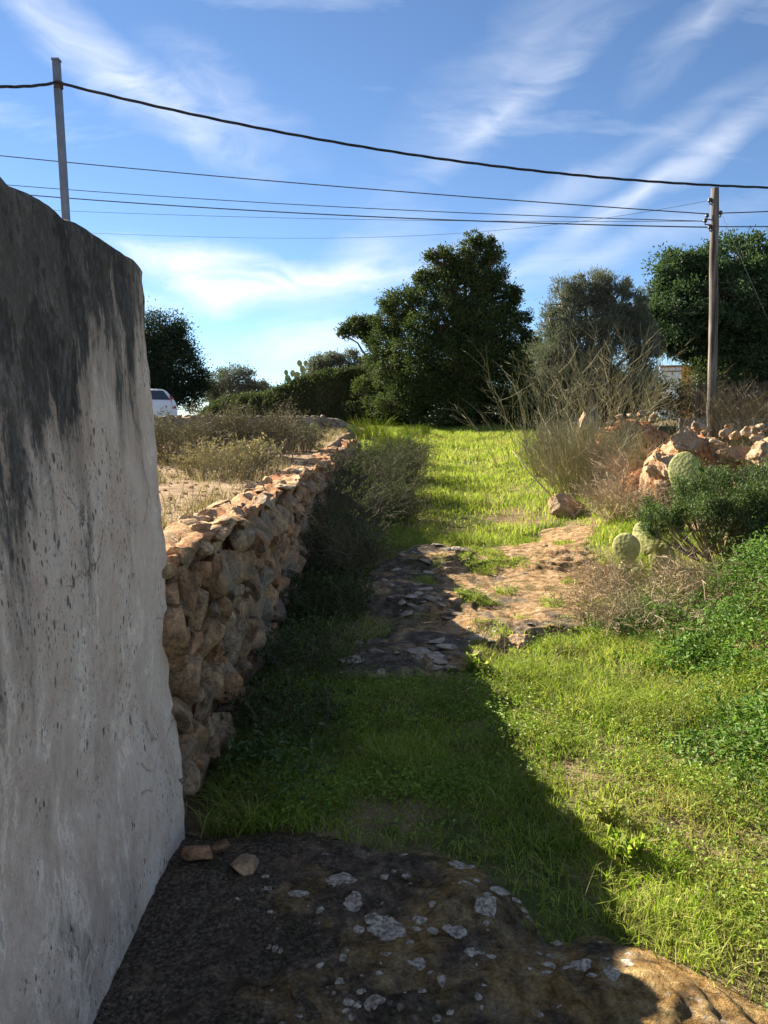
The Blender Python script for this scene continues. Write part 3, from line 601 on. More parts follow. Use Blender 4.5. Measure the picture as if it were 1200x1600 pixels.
# pale stones set in the shaded bedrock, lichen crusts on the front rock
for k in range(110):
    y = rng.uniform(4.4, 9.2); x = rng.uniform(-.25, .85 if k < 80 else 2.0)*(.6+.06*y) - .02
    if mask_mid(np.array([x]), np.array([y]))[0] < .02: continue
    s_ = rng.uniform(.02, .075) if k < 80 else rng.uniform(.015, .035); z = float(mid_z(np.array([x]), np.array([y]))[0])
    stone('pale', (x, y, z+.006), (s_*1.3, s_, s_*.32), (rng.uniform(-.15, .15), rng.uniform(-.15, .15), rng.uniform(0, 6)), oc_mid, 'stone')
def lichen(x, y, r, seed):
    g = np.random.default_rng(seed); n = 26; th = np.arange(n)*2*np.pi/n
    rr = r*(1 + .26*fbm(np.cos(th)*1.5+seed*3.1, np.sin(th)*1.5, 0, 3, seed)*2)*np.exp(g.normal(0, .035, n))
    el_ = g.uniform(.55, 1.0); a = g.uniform(0, 3.14)
    pts = [np.array([x, y])]; ks = [(0, 1)]
    for f in (.55, 1.0):
        for q, w in zip(th, rr): pts.append(np.array([x, y]) + f*w*np.array([math.cos(q)*math.cos(a)-el_*math.sin(q)*math.sin(a), math.cos(q)*math.sin(a)+el_*math.sin(q)*math.cos(a)]))
    P = np.array(pts); z = front_z(P[:, 0], P[:, 1]); z = z + min(1, r/.02)*np.concatenate([[.0035], np.full(n, .0035), np.full(n, .0005)])
    F3 = np.array([(0, 1+i, 1+(i+1) % n) for i in range(n)]); F4 = np.array([(1+i, 1+n+i, 1+n+(i+1) % n, 1+(i+1) % n) for i in range(n)])
    return np.column_stack([P, z]), [F3, F4]
LP = [(600, 1445, 33), (535, 1370, 20), (465, 1387, 16), (550, 1405, 22), (515, 1370, 8), (760, 1418, 20), (715, 1455, 17), (700, 1450, 11), (730, 1380, 9), (780, 1385, 15), (655, 1435, 10), (650, 1448, 9), (675, 1452, 10), (560, 1450, 10), (500, 1417, 9), (600, 1362, 9), (635, 1364, 7), (630, 1320, 8), (715, 1334, 14), (735, 1336, 7), (655, 1510, 12), (690, 1540, 11), (583, 1574, 17), (545, 1570, 9), (605, 1490, 9), (535, 1495, 8), (530, 1532, 9), (735, 1490, 11), (752, 1487, 9), (768, 1497, 8), (810, 1395, 10), (830, 1420, 7), (905, 1515, 16), (955, 1532, 16), (925, 1535, 8), (945, 1500, 9), (980, 1512, 9), (860, 1510, 10), (885, 1517, 8), (855, 1525, 7), (372, 1402, 7), (418, 1472, 5), (500, 1505, 6), (590, 1530, 7), (640, 1470, 6), (745, 1365, 6), (790, 1366, 5), (870, 1450, 9), (540, 1585, 7), (660, 1555, 7)]
rl = np.random.default_rng(91)
for q in range(70): LP.append((float(rl.uniform(380, 1010)), float(rl.uniform(1330, 1600)), float(rl.uniform(2.5, 7))))
for k, (u, v, r) in enumerate(LP):
    d = ray(u, v); tt = (EYE-.045)/-d[2]; x, y = d[0]*tt, d[1]*tt; dist = tt
    if mask_front(np.array([x]), np.array([y]))[0] < .06: continue
    VV, FF = lichen(x, y, r*dist/1200*1.05, k+3); obj('lichen_patch', mesh('lichen_patch', VV, FF, MAT['lichen'], True), oc_front)

# ------------------------------------------------------------------ grass
rng = np.random.default_rng(21)
def scatter(n, x0, x1, y0, y1, keep, power=1.0):
    y = y0 + (y1-y0)*rng.uniform(0, 1, n)**power; x = rng.uniform(x0, x1, n); k = keep(x, y) > rng.uniform(0, 1, n); return x[k], y[k]
def keep_near(x, y):
    mf, mm = mask_front(x, y), mask_mid(x, y); c = fbm(x*2.2, y*2.2, 0, 4, 81)
    patch = .8*ss(.14, .30, fbm(x*2.8, y*2.2, 3, 3, 83))*ss(-.3, 0, mm)        # tufts growing on the mid rock
    return np.clip((.62+1.8*c), .16, 1)*ss(.13, -.02, mf) * np.maximum(ss(.14, -.06, mm), patch)*(x < .52*y+.25)
def ssr(a, b, x): return 1-ss(b, a, x)
_ss = ss
def ss(a, b, x): return _ss(a, b, x) if b > a else 1-_ss(b, a, x)
x, y = scatter(420000, -.72, 3.3, 1.7, 9.6, keep_near, 1.35)
cl_ = fbm(x*1.7, y*1.7, 5, 4, 85); h = np.clip(.062*(1+1.7*cl_), .018, .19)*rng.uniform(.5, 1.35, len(x))*(1-.45*ss(-.25, 0, mask_mid(x, y))); w = rng.uniform(.0022, .0052, len(x))*(1+.08*y)
g1 = blades(rng, x, y, top_z(x, y)-.006, h, w, 1.5)
x2, y2 = scatter(120000, -.6, 4.6, 8.6, 27, lambda x, y: np.clip(.6+1.1*fbm(x*1.5, y*1.5, 0, 4, 88), .1, 1)*ss(.1, -.15, mask_mid(x, y))*ss(3.4+.05*0, 2.6, x-.05*y), .9)
h2 = np.clip(.11*(1+1.3*fbm(x2*1.2, y2*1.2, 5, 4, 89)), .04, .3)*rng.uniform(.6, 1.3, len(x2)); g2 = blades(rng, x2, y2, H(x2, y2)-.01, h2, rng.uniform(.008, .016, len(x2))*(.6+.04*y2), .8)
VV, FF = merge([g1, g2]); obj('grass', mesh('grass', VV, FF, MAT['grass']), kind='stuff', label='short bright green grass covering the lane')
x, y = scatter(150000, -.7, 3.2, 1.8, 8, lambda x, y: keep_near(x, y)*_ss(-.25, .12, fbm(x*1.4, y*1.4, 9, 3, 91)), 1.3)
n = len(x); C = np.stack([x, y, top_z(x, y)+rng.uniform(.005, .075, n)], 1); D = rdir(rng, n)*np.array([1, 1, .3]); Nn = rdir(rng, n)*.5+np.array([0, 0, 1])
VV, FF = leaves(C, D, Nn, rng.uniform(.012, .026, n), rng.uniform(.009, .018, n)); obj('clover', mesh('clover', VV, FF, MAT['clover']), kind='stuff', label='low clover leaves mixed into the lane grass')
x, y = scatter(2600, .2, 3.3, 2.0, 8.5, lambda x, y: (keep_near(x, y) > .1)*np.clip(.35+1.6*fbm(x*1.1, y*1.1, 2, 3, 87), .02, 1)); n = len(x)
VV, FF = blades(rng, x, y, top_z(x, y), rng.uniform(.08, .24, n), rng.uniform(.0022, .004, n), 1.2); obj('dead_stems', mesh('dead_stems', VV, FF, MAT['drygrass']), kind='stuff', label='dead straw stems standing in the lane grass')
# dry grass over the field behind the wall and on the right bank
xa, ya = scatter(90000, -10, -1.12, 3.2, 24, lambda x, y: np.clip(.34+1.5*fbm(x*.9, y*.9, 0, 4, 93), .02, 1)*(x > -.42*y-.6), 1.0)
xb, yb = scatter(50000, 1.9, 11, 6.5, 22, lambda x, y: np.clip(.35+1.4*fbm(x*.9, y*.9, 0, 4, 94), .05, 1)*_ss(1.8, 2.8, x-.06*y), 1.0)
xx, yy = np.concatenate([xa, xb]), np.concatenate([ya, yb]); n = len(xx)
VV, FF = blades(rng, xx, yy, H(xx, yy)-.01, rng.uniform(.05, .22, n), rng.uniform(.005, .011, n)*(.7+.04*yy), 1.0)
obj('dry_grass', mesh('dry_grass', VV, FF, MAT['drygrass']), kind='stuff', label='thin straw-coloured dry grass over field and bank')

parts = []
for k in range(520):
    yq = 3.4+9*rng.uniform()**1.3; xq = -1.2-rng.uniform()*(.25*yq); rq = rng.uniform(.006, .022); parts.append((ICO1[0]*np.array([rq*1.3, rq, rq*.7])*rng.uniform(.7, 1.3, (len(ICO1[0]), 1)) + np.array([xq, yq, float(H(np.array([xq]), np.array([yq]))[0])+rq*.2]), ICO1[1]))
VV, FF = merge(parts); obj('field_clods', mesh('field_clods', VV, FF, MAT['earth']), kind='stuff', label='loose earth clods and pebbles in the dry field')

# leafy weeds on the right bank
def keepw(x, y): return _ss(1.45, 2.0, x+.10*fbm(x*2, y*2, 0, 3, 95)*4-.09*(y-4.5))*ss(6.4, 5.6, y)*_ss(2.3, 3.2, y)*np.clip(.5+1.4*fbm(x*2.5, y*2.5, 0, 3, 96), .1, 1)
x, y = scatter(95000, 1.3, 3.5, 2.2, 6.6, keepw)
n = len(x); hh = .05+.5*np.clip(.5+fbm(x*2.2, y*2.2, 1, 3, 97), 0, 1)*_ss(1.5, 2.6, x); C = np.stack([x, y, H(x, y)+hh*rng.uniform(0, 1, n)**.5], 1)
D = rdir(rng, n)*np.array([1, 1, .5])+np.array([-.2, 0, .2]); Nn = rdir(rng, n)*.6+np.array([0, 0, 1])
VV, FF = leaves(C, D, Nn, rng.uniform(.022, .05, n), rng.uniform(.012, .024, n)); obj('leafy_weeds', mesh('leafy_weeds', VV, FF, MAT['weeds']), kind='stuff', label='fresh green leafy weeds below the green bush')
# leafy weeds at the wall foot in the shade
x, y = scatter(26000, -.72, .0, 2.9, 8, lambda x, y: ss(-.1, -.6, x)*np.clip(.5+1.4*fbm(x*3, y*3, 0, 3, 98), .05, 1))
n = len(x); C = np.stack([x, y, H(x, y)+.16*rng.uniform(0, 1, n)], 1)
VV, FF = leaves(C, rdir(rng, n)*np.array([1, 1, .5]), rdir(rng, n)*.6+np.array([0, 0, 1]), rng.uniform(.02, .045, n), rng.uniform(.010, .022, n)); obj('wall_foot_weeds', mesh('wall_foot_weeds', VV, FF, MAT['bush']), kind='stuff', label='low green weeds in the shade of the rubble wall')

# ------------------------------------------------------------------ shrubs
def stems(rng, n, base_r, height, spread, K=7, wob=.12, lean=(0, 0), hvar=(.55, 1.05), droop=0.0):
    a = rng.uniform(0, 2*np.pi, n); r = base_r*np.sqrt(rng.uniform(0, 1, n)); B = np.stack([r*np.cos(a), r*np.sin(a), 0*a-.02], 1)
    a2 = a + rng.normal(0, .6, n); out = spread*rng.uniform(.15, 1, n)*height; Hh = height*rng.uniform(*hvar, n)
    t = np.linspace(0, 1, K)[None, :, None]
    o2 = np.stack([np.cos(a2)*out + lean[0]*height, np.sin(a2)*out + lean[1]*height, 0*a2], 1)[:, None]
    P = B[:, None] + o2*t**1.25 + np.array([0, 0, 1.])*Hh[:, None, None]*(t - droop*t**2.5)
    P += np.cumsum(rng.normal(0, wob*height/K, (n, K, 3)), 1)*(t > 0)
    return P
def twigs(rng, P, m, lr, ang, K=4, tmin=.25, wob=.15, updir=.15):
    n, k, _ = P.shape; i = rng.integers(0, n, m); tt = rng.uniform(tmin, .98, m)*(k-1); j = np.minimum(tt.astype(int), k-2); f = (tt-j)[:, None]
    B = P[i, j]*(1-f)+P[i, j+1]*f; T = P[i, j+1]-P[i, j]; T /= np.linalg.norm(T, axis=1, keepdims=True)+1e-9
    D = T + rdir(rng, m)*ang + np.array([0, 0, updir]); D /= np.linalg.norm(D, axis=1, keepdims=True); L = rng.uniform(*lr, m)
    t = np.linspace(0, 1, K)[None, :, None]; Q = B[:, None] + D[:, None]*L[:, None, None]*t
    return Q + np.cumsum(rng.normal(0, wob, (m, K, 3)), 1)*(L/K)[:, None, None]*(t > 0)
def gz(x, y): return float(top_z(np.array([x]), np.array([y]))[0])
def twig_bush(name, x, y, height, spread, n, n2, n3, r0, mat, label, cat='bush', seed=0, leaf=None, leafn=0, leafl=(.02, .04), base=.15, wob=.15, lean=(0, 0), droop=.1, group=None, z=None, ang=.9, lr=(.2, .5), hvar=(.55, 1.05)):
    rng = np.random.default_rng(seed+900); zz = gz(x, y) if z is None else z
    root = obj(name, None, None, (x, y, zz), label=label, cat=cat, group=group)
    P = stems(rng, n, base, height, spread, wob=wob, lean=lean, droop=droop, hvar=hvar); k = P.shape[1]
    parts = [tubes(P, r0*np.linspace(1, .35, k)[None]*rng.uniform(.7, 1.2, (n, 1)))]
    Q = twigs(rng, P, n2, (lr[0]*height, lr[1]*height), ang); parts.append(tubes(Q, r0*.55*np.linspace(1, .4, 4)[None]))
    if n3: Q3 = twigs(rng, Q, n3, (lr[0]*.5*height, lr[1]*.5*height), ang); parts.append(tubes(Q3, r0*.36*np.linspace(1, .5, 4)[None]))
    else: Q3 = Q
    VV, FF = merge(parts); obj('stems', mesh('stems', VV, FF, MAT[mat]), root)
    if leafn:
        i = rng.integers(0, len(Q3), leafn); j = rng.integers(1, 4, leafn); C = Q3[i, j] + rng.normal(0, .012*height, (leafn, 3))
        D = rdir(rng, leafn) + (Q3[i, j]-Q3[i, 0])*2 + np.array([0, 0, .3]); VV, FF = leaves(C, D, rdir(rng, leafn), rng.uniform(*leafl, leafn), rng.uniform(*leafl, leafn)*.42)
        obj('foliage', mesh('foliage', VV, FF, MAT[leaf]), root)
    return root
# tall dry stalks right of the lane
for k, (x, y, h_, n_, lean, lab) in enumerate([(2.9, 11.6, 1.05, 120, (-.10, 0), 'tall fan of dry broom stalks rising behind the orange boulder'), (3.35, 11.9, 1.0, 120, (.05, 0), 'dense grey-green broom clump just past the orange boulder'),
                                             (2.95, 12.8, .95, 60, (-.15, 0), 'loose dry stalk clump at the far grass edge'), (3.7, 11.0, .8, 80, (.1, -.1), 'brown stalk clump between the broom and the orange rocks'), (3.0, 14.2, .8, 80, (-.1, 0), 'low pale stalk clump in the yellow-green grass'), (3.6, 14.8, .95, 90, (0, 0), 'stalk clump behind the dense grey-green broom')]):
    twig_bush('dry_broom', x, y, h_, .42, n_, int(n_*3), int(n_*4), .0065, 'broom', lab, seed=k, base=.26, wob=.16, lean=lean, ang=.45, lr=(.15, .45), droop=.05, group='dry broom clumps right of the lane')
for k, (u, y, h_, n_, lean, lab) in enumerate([(815, 15.5, 2.0, 12, (-.22, 0), 'long bare stalks leaning over the far grass before the dark tree'), (850, 16, 2.3, 17, (-.10, 0), 'sparse tall bare stalks in front of the dark tree'), (900, 17, 2.4, 30, (0, 0), 'tall bare stalks below the grey olive tree'),
                                             (945, 17.5, 2.6, 34, (.05, 0), 'tallest bare stalks in front of the grey olive tree'), (990, 18, 2.1, 30, (.1, 0), 'bare stalks between the olive tree and the earth heap'), (1090, 19, 1.8, 50, (0, 0), 'brown stalks at the foot of the wooden pole'),
                                             (1150, 17, 1.35, 90, (.05, 0), 'straw-brown stalk clump right of the wooden pole'), (1190, 16, 1.4, 90, (0, 0), 'straw-brown stalk clump at the picture edge past the pole'), (1035, 19, 1.6, 20, (.25, 0), 'crossed bare stalks in the dark gap left of the pole')]):
    x = (u-600)/1200*y*.99
    twig_bush('bare_stalks', x, y, h_, .35, n_, n_*5, n_*5, .0062, 'broom' if k < 5 else 'drygrass', lab, seed=20+k, base=.5, wob=.20, lean=lean, ang=.75, lr=(.12, .38), group='tall bare stalks before the trees')
# brambles and the green bush on the right
twig_bush('dry_bramble', 1.98, 5.75, .42, 1.0, 150, 900, 1500, .0032, 'twig', 'tangled pale brown bramble hanging below the green bush', seed=40, base=.38, wob=.35, droop=.45, ang=1.3, leaf='drygrass', leafn=2500, leafl=(.012, .03))
twig_bush('dry_bramble', 2.25, 6.9, .40, 1.0, 110, 700, 1100, .0034, 'twig', 'tan thorny tangle between the bedrock and the green bush', seed=41, base=.30, wob=.35, droop=.45, ang=1.3, leaf='drygrass', leafn=1500, leafl=(.012, .03))
twig_bush('dry_bramble', 2.62, 6.0, .55, .7, 60, 420, 600, .0045, 'twig', 'pinkish dead branches under the edge of the green bush', seed=42, base=.25, wob=.35, droop=.5, ang=1.2)
twig_bush('dry_bramble', 3.05, 9.6, .62, .8, 110, 800, 1200, .0045, 'twig', 'brown dead shrub between the boulder and the orange rocks', seed=43, base=.32, wob=.3, droop=.25, ang=1.1)
twig_bush('dry_bramble', 3.65, 10.6, .75, .8, 110, 800, 1200, .005, 'twig', 'brown dead shrub leaning on the orange rocks', seed=44, base=.4, wob=.3, droop=.25, ang=1.1)
twig_bush('dry_bramble', 3.6, 13.2, .8, .8, 110, 700, 1000, .006, 'darktwig', 'brown scrub in front of the red earth heap', seed=45, base=.6, wob=.3, droop=.2, ang=1.1, leaf='ivy', leafn=2500, leafl=(.03, .05))
def leafy_bush(name, x, y, clumps, nleaf, leafl, mat, label, seed, z=None):
    rng = np.random.default_rng(seed); zz = gz(x, y) if z is None else z; root = obj(name, None, None, (x, y, zz), label=label, cat='bush')
    cs = np.array(clumps, float); vol = cs[:, 3]*cs[:, 5]; Cs, Ps = [], []
    for (cx, cy, cz, rx, ry, rz), v_ in zip(cs, vol/vol.sum()):
        m = max(8, int(70*v_*len(cs)/2)); d = rdir(rng, m); d[:, 2] = np.abs(d[:, 2])*1.0-.25; tip = np.array([cx, cy, cz])+d*np.array([rx, ry, rz])*rng.uniform(.55, 1.12, (m, 1))
        t = np.linspace(0, 1, 5)[None, :, None]; b0 = np.array([cx*.3, cy*.3, 0]); P = b0 + (tip[:, None]-b0)*t + np.cumsum(rng.normal(0, .03*rx, (m, 5, 3)), 1)*(t > 0); Ps.append(P)
        nn = int(nleaf*v_); i = rng.integers(0, m, nn); f = rng.uniform(.35, 1.05, nn)[:, None]; Cs.append(P[i, 3]*(1-f)+P[i, 4]*f+rng.normal(0, .085*rx, (nn, 3)))
    P = np.concatenate(Ps); VV, FF = merge([tubes(P, np.linspace(.008, .003, 5)[None]), tubes(twigs(rng, P, len(P)*5, (.08, .25), .7), np.linspace(.003, .0015, 4)[None])]); obj('stems', mesh('stems', VV, FF, MAT['darktwig']), root)
    C = np.concatenate(Cs); n = len(C); D = rdir(rng, n)+np.array([0, 0, .7]); VV, FF = leaves(C, D, rdir(rng, n), rng.uniform(*leafl, n), rng.uniform(*leafl, n)*.34); obj('foliage', mesh('foliage', VV, FF, MAT[mat]), root)
    return root
leafy_bush('green_bush', 3.1, 7.0, [(-.35, -.1, .50, .45, .4, .32), (.1, 0, .60, .5, .45, .38), (.55, 0, .55, .5, .45, .42), (1.0, 0, .5, .5, .5, .45), (-.65, -.15, .36, .28, .3, .22), (.3, -.35, .35, .5, .3, .3)], 42000, (.022, .042), 'bush', 'rounded dark green bush growing over the right bank', 50)
# shrubs in the dry field
for k, (u, v, y, h_, n_, mat, lf, lab) in enumerate([(290, 745, 10.5, .66, 150, 'darktwig', 'heath', 'grey-brown shrub beside the whitewashed wall edge'), (355, 768, 8.3, .40, 180, 'broom', 'drygrass', 'green and straw tussock growing right behind the rubble wall'), (405, 730, 11, .74, 160, 'darktwig', 'heath', 'brown twiggy shrub in the middle of the dry field'),
                                            (455, 712, 13.5, .5, 130, 'darktwig', 'heath', 'brown shrub near the far end of the dry field'), (330, 712, 15, .34, 90, 'broom', 'heath', 'grey scrub below the low dark field wall'), (265, 705, 16, .36, 90, 'darktwig', 'heath', 'dark scrub at the near end of the field wall'), (395, 700, 17.5, .32, 80, 'broom', 'heath', 'pale scrub against the middle of the field wall')]):
    p = at(u, v, y); twig_bush('field_shrub', p[0], y, h_, .75, n_, n_*5, n_*6, .004 if y < 9 else .006, mat, lab, seed=60+k, base=.38, wob=.2, droop=.15, ang=.8, leaf=lf, leafn=5200 if k != 1 else 2500, leafl=(.02, .05), group='shrubs in the dry field')
# scrub along the foot of the rubble wall, in its shade
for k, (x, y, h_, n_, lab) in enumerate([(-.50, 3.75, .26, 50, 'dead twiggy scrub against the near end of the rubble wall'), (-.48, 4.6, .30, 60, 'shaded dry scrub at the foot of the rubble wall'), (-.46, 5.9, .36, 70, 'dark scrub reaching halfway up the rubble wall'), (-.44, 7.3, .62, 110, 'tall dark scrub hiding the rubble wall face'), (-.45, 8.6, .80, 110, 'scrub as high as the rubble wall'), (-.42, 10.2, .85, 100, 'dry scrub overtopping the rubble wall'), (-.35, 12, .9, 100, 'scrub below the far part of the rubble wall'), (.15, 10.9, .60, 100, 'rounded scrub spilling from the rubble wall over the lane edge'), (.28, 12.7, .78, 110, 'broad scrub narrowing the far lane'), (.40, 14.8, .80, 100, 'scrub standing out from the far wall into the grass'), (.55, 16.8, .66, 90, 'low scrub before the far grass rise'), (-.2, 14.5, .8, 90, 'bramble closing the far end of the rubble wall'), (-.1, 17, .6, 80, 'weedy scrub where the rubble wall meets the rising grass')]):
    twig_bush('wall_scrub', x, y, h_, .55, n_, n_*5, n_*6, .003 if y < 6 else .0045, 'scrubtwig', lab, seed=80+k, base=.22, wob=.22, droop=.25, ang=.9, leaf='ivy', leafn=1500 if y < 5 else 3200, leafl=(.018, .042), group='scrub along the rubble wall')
for k, (x, y, h_, lab) in enumerate([(-.35, 21.6, .80, 'grassy tussock hiding the end of the field wall'), (.25, 20.5, .5, 'green tussock at the far corner of the lane'), (.9, 23.0, .45, 'green tussock before the foot of the big evergreen')]):
    twig_bush('grass_tussock', x, y, h_, .6, 130, 260, 0, .009, 'grass', lab, 'tussock', seed=130+k, base=.45, wob=.12, droop=.3, ang=.5, group='tussocks at the lane end')
twig_bush('straw_tuft', -.25, 7.9, .45, .9, 40, 160, 0, .004, 'drygrass', 'pale dry tuft catching the light beyond the wall shadow', seed=95, base=.08, wob=.15, droop=.5, lean=(.35, 0))
twig_bush('long_grass_tuft', -.35, 4.9, .55, .9, 26, 30, 0, .0028, 'drygrass', 'few long dry grass stems arching out from the rubble wall', seed=96, base=.1, wob=.12, droop=.45, lean=(.4, 0))
# small leafy plants one can pick out
def rosette(name, x, y, h_, n_, l_, mat, label, seed):
    rng = np.random.default_rng(seed); zz = gz(x, y); root = obj(name, None, None, (x, y, zz), label=label, cat='plant')
    P = stems(rng, n_, .03, h_, .55, K=5, wob=.1); obj('stems', mesh('stems', *tubes(P, np.linspace(.003, .0015, 5)[None]), MAT['weeds']), root)
    m = n_*9; i = rng.integers(0, n_, m); j = rng.integers(1, 5, m); VV, FF = leaves(P[i, j], rdir(rng, m)+np.array([0, 0, .6]), rdir(rng, m)+np.array([0, 0, .8]), rng.uniform(.7, 1.2, m)*l_, rng.uniform(.7, 1.2, m)*l_*.35); obj('foliage', mesh('foliage', VV, FF, MAT[mat]), root)
p = at(745, 1060, 4.62); rosette('leafy_sprig', p[0], p[1], .13, 14, .05, 'grass', 'pale leafy sprig sticking up from the shaded grass', 1)
p = at(975, 1385, 2.62); rosette('leafy_sprig', p[0], p[1], .10, 12, .06, 'grass', 'bright broad-leaved weed at the bend of the shadow edge', 2)
p = at(945, 1330, 2.85); rosette('leafy_sprig', p[0], p[1], .10, 10, .05, 'grass', 'grass sprig just above the bright weed at the shadow edge', 3)
# fallen cane
P = np.array([at(800, 705, 11.0), at(825, 738, 10.9), at(850, 765, 10.8), at(874, 790, 10.7)])[None]; P[0, :, 2] += .02
VV, FF = tubes(P, np.array([[.007, .009, .011, .012]]), 8, True); obj('fallen_branch', mesh('fallen_branch', VV, FF, MAT['twig'], True), label='dead branch leaning on the orange boulder', cat='branch')

# ------------------------------------------------------------------ prickly pears
def pad_mesh(w, h, t_):
    Vs, Fs = ICO3; Vs = Vs.copy(); z = (Vs[:, 2]+1)/2; f = .55+.45*np.sin(np.clip(z, 0, 1)*np.pi*.62+.15)
    return np.stack([Vs[:, 0]*w/2*f, Vs[:, 1]*t_/2, z*h], 1), Fs
def prickly(name, base, pads, label, sc=1.0):
    root = obj(name, None, None, base, label=label, cat='cactus')
    for (x, y, z, w, h, tilt, rot) in pads:
        VV, FF = pad_mesh(w*sc, h*sc, .034*sc); o = obj('pad', mesh('pad', VV, FF, MAT['pad'], True), root, (x*sc, y*sc, z*sc)); o.rotation_euler = (0, tilt, rot)
b = at(1055, 870, 8.2); zb = gz(b[0], 8.2); k0 = at(1062, 775, 8.2)
prickly('prickly_pear', (b[0], 8.2, zb), [(0, 0, -.05, .26, .42, .0, .3), (k0[0]-b[0], -.02, k0[2]-zb+.02, .36, .46, .10, -.75), (.15, .1, .25, .26, .36, .5, .9)], 'big flat cactus pad standing upright behind the green bush')
b = at(985, 880, 7.0); zb = gz(b[0], 7.0)
prickly('prickly_pear', (b[0], 7.0, zb), [(0, 0, -.02, .22, .28, -.05, -.6), (-.02, 0, .20, .28, .30, -.15, -.7), (.14, .05, .28, .32, .34, .12, -.9), (.02, -.06, .0, .16, .2, .25, -.5), (.24, .02, .12, .26, .30, .35, -.7)], 'small cactus with rimlit pads at the edge of the green bush')
b = at(480, 705, 14.5); prickly('prickly_pear', (b[0], 14.5, gz(b[0], 14.5)), [(0, 0, 0, .26, .36, .05, .3), (.1, 0, .25, .22, .26, .35, .8), (-.12, 0, .05, .2, .25, -.4, .5)], 'small cactus standing behind the crest of the rubble wall')
b = at(462, 600, 29.5); prickly('prickly_pear', b, [(0, 0, -.3, .42, .6, 0, .2), (-.35, 0, .05, .36, .5, -.35, .3), (.05, 0, .2, .40, .5, .1, -.2), (.38, 0, .1, .36, .55, .2, .4), (.42, 0, .55, .34, .5, -.05, .3), (.32, 0, .95, .30, .42, -.35, .1), (-.5, 0, .45, .28, .36, -.2, .6), (-.2, 0, .4, .3, .4, .15, 0), (.55, 0, 1.0, .26, .34, .2, .2)], 'cactus silhouetted on top of the overgrown hedge', .66)

# ------------------------------------------------------------------ trees
def tree(name, label, base, trunk_r, clumps, nleaf, leafl, leafw, mat, bark, seed, sub=26, sig=.17, up=.2, fork=.35, group=None, twigr=.012):
    rng = np.random.default_rng(seed); base = np.array(base, float); root = obj(name, None, None, base, label=label, cat='tree', group=group)
    cs = np.array(clumps, float); cs[:, :3] -= base; top = cs[:, 2].max(); mid = np.array([cs[:, 0].mean()*.5, cs[:, 1].mean()*.5, top*fork])
    t = np.linspace(0, 1, 9); tr = np.stack([mid[0]*t**1.5, mid[1]*t, mid[2]*t-.1*(1-t)], 1) + np.cumsum(rng.normal(0, .03*trunk_r/.2, (9, 3)), 0)*(t > 0)[:, None]
    parts = [tubes(tr[None], (trunk_r*(1.25-.6*t**.5))[None], 10)]
    Q = []
    for c in cs:
        s0 = tr[rng.integers(5, 9)]; e = c[:3]; tt = np.linspace(0, 1, 7)[:, None]; ctrl = s0*.5+e*.5+np.array([0, 0, .12*np.linalg.norm(e-s0)])
        P = s0*(1-tt)**2+2*ctrl*tt*(1-tt)+e*tt**2 + np.cumsum(rng.normal(0, .03, (7, 3)), 0)*(tt > 0); parts.append(tubes(P[None], (trunk_r*np.linspace(.5, .14, 7))[None], 6))
    Cs, Os = [], []
    wts = (cs[:, 3]*cs[:, 4]*cs[:, 5])**.67; wts /= wts.sum()
    for c, w in zip(cs, wts):
        m = max(6, int(sub*(c[3]*c[5])**.5*1.4)); d = rdir(rng, m); rad = rng.uniform(.25, 1.0, (m, 1))**.55*rng.uniform(.85, 1.28, (m, 1)); ctr = c[:3]+d*rad*c[3:6]
        P = np.stack([c[:3]+(ctr-c[:3])*q for q in (0, .35, .7, 1.0)], 1); P[:, 1:3] += rng.normal(0, .06, (m, 2, 3)); parts.append(tubes(P, np.array([[3.0, 2.2, 1.5, .8]])*twigr, 3))
        nn = int(nleaf*w); i = rng.integers(0, m, nn); s_ = sig*c[3:6].mean()*rng.uniform(.6, 1.5, m)[i][:, None]
        off = rng.normal(0, 1, (nn, 3))*s_*np.array([1, 1, .8]); Cs.append(ctr[i]+off); Os.append(off/np.maximum(s_, 1e-6)*.5 + d[i]*.6)
    VV, FF = merge(parts); obj('trunk', mesh('trunk', VV, FF, MAT[bark], True), root)
    C = np.concatenate(Cs); O = np.concatenate(Os); n = len(C); D = rdir(rng, n)+O+np.array([0, 0, up]); VV, FF = leaves(C, D, rdir(rng, n), rng.uniform(*leafl, n), rng.uniform(*leafw, n))
    obj('crown', mesh('crown', VV, FF, MAT[mat]), root); return root
def cl(y, lst):     # (u, v, radius px across, radius px up, depth offset)
    o = []
    for q in lst:
        u, v, ru, rv = q[:4]; dy = q[4] if len(q) > 4 else 0; p = at(u, v, y+dy); k = (y+dy)/1200
        o.append((p[0], p[1], p[2], ru*k, (ru+rv)/2*k, rv*k))
    return o
Y = 27.0; b = at(720, 668, Y); b[2] = gz(b[0], Y)
tree('evergreen_tree', 'big dark evergreen tree closing the end of the lane', b, .32,
     cl(Y, [(728, 408, 26, 26), (742, 382, 14, 18), (692, 418, 28, 26), (680, 398, 14, 12), (764, 425, 26, 40), (765, 388, 9, 18), (705, 455, 46, 36), (770, 470, 38, 36), (798, 462, 14, 14), (640, 478, 34, 30), (613, 500, 28, 30), (660, 440, 16, 14), (680, 510, 56, 40, -.6), (750, 520, 54, 40, -.6), (803, 505, 22, 24), (826, 530, 12, 14), (606, 550, 30, 38), (660, 570, 54, 44, -1), (730, 580, 62, 48, -1), (795, 570, 40, 40), (640, 620, 48, 38, -.6), (700, 632, 58, 34, -1.0), (770, 630, 58, 36, -.4), (825, 590, 22, 24, .5), (835, 640, 36, 28, .6), (590, 600, 20, 26, .5), (575, 620, 26, 26, .8), (600, 640, 30, 22, .5)]),
     150000, (.06, .12), (.03, .055), 'fig', 'bark', 3, sub=40, sig=.145)
p0 = at(600, 610, Y+.8)
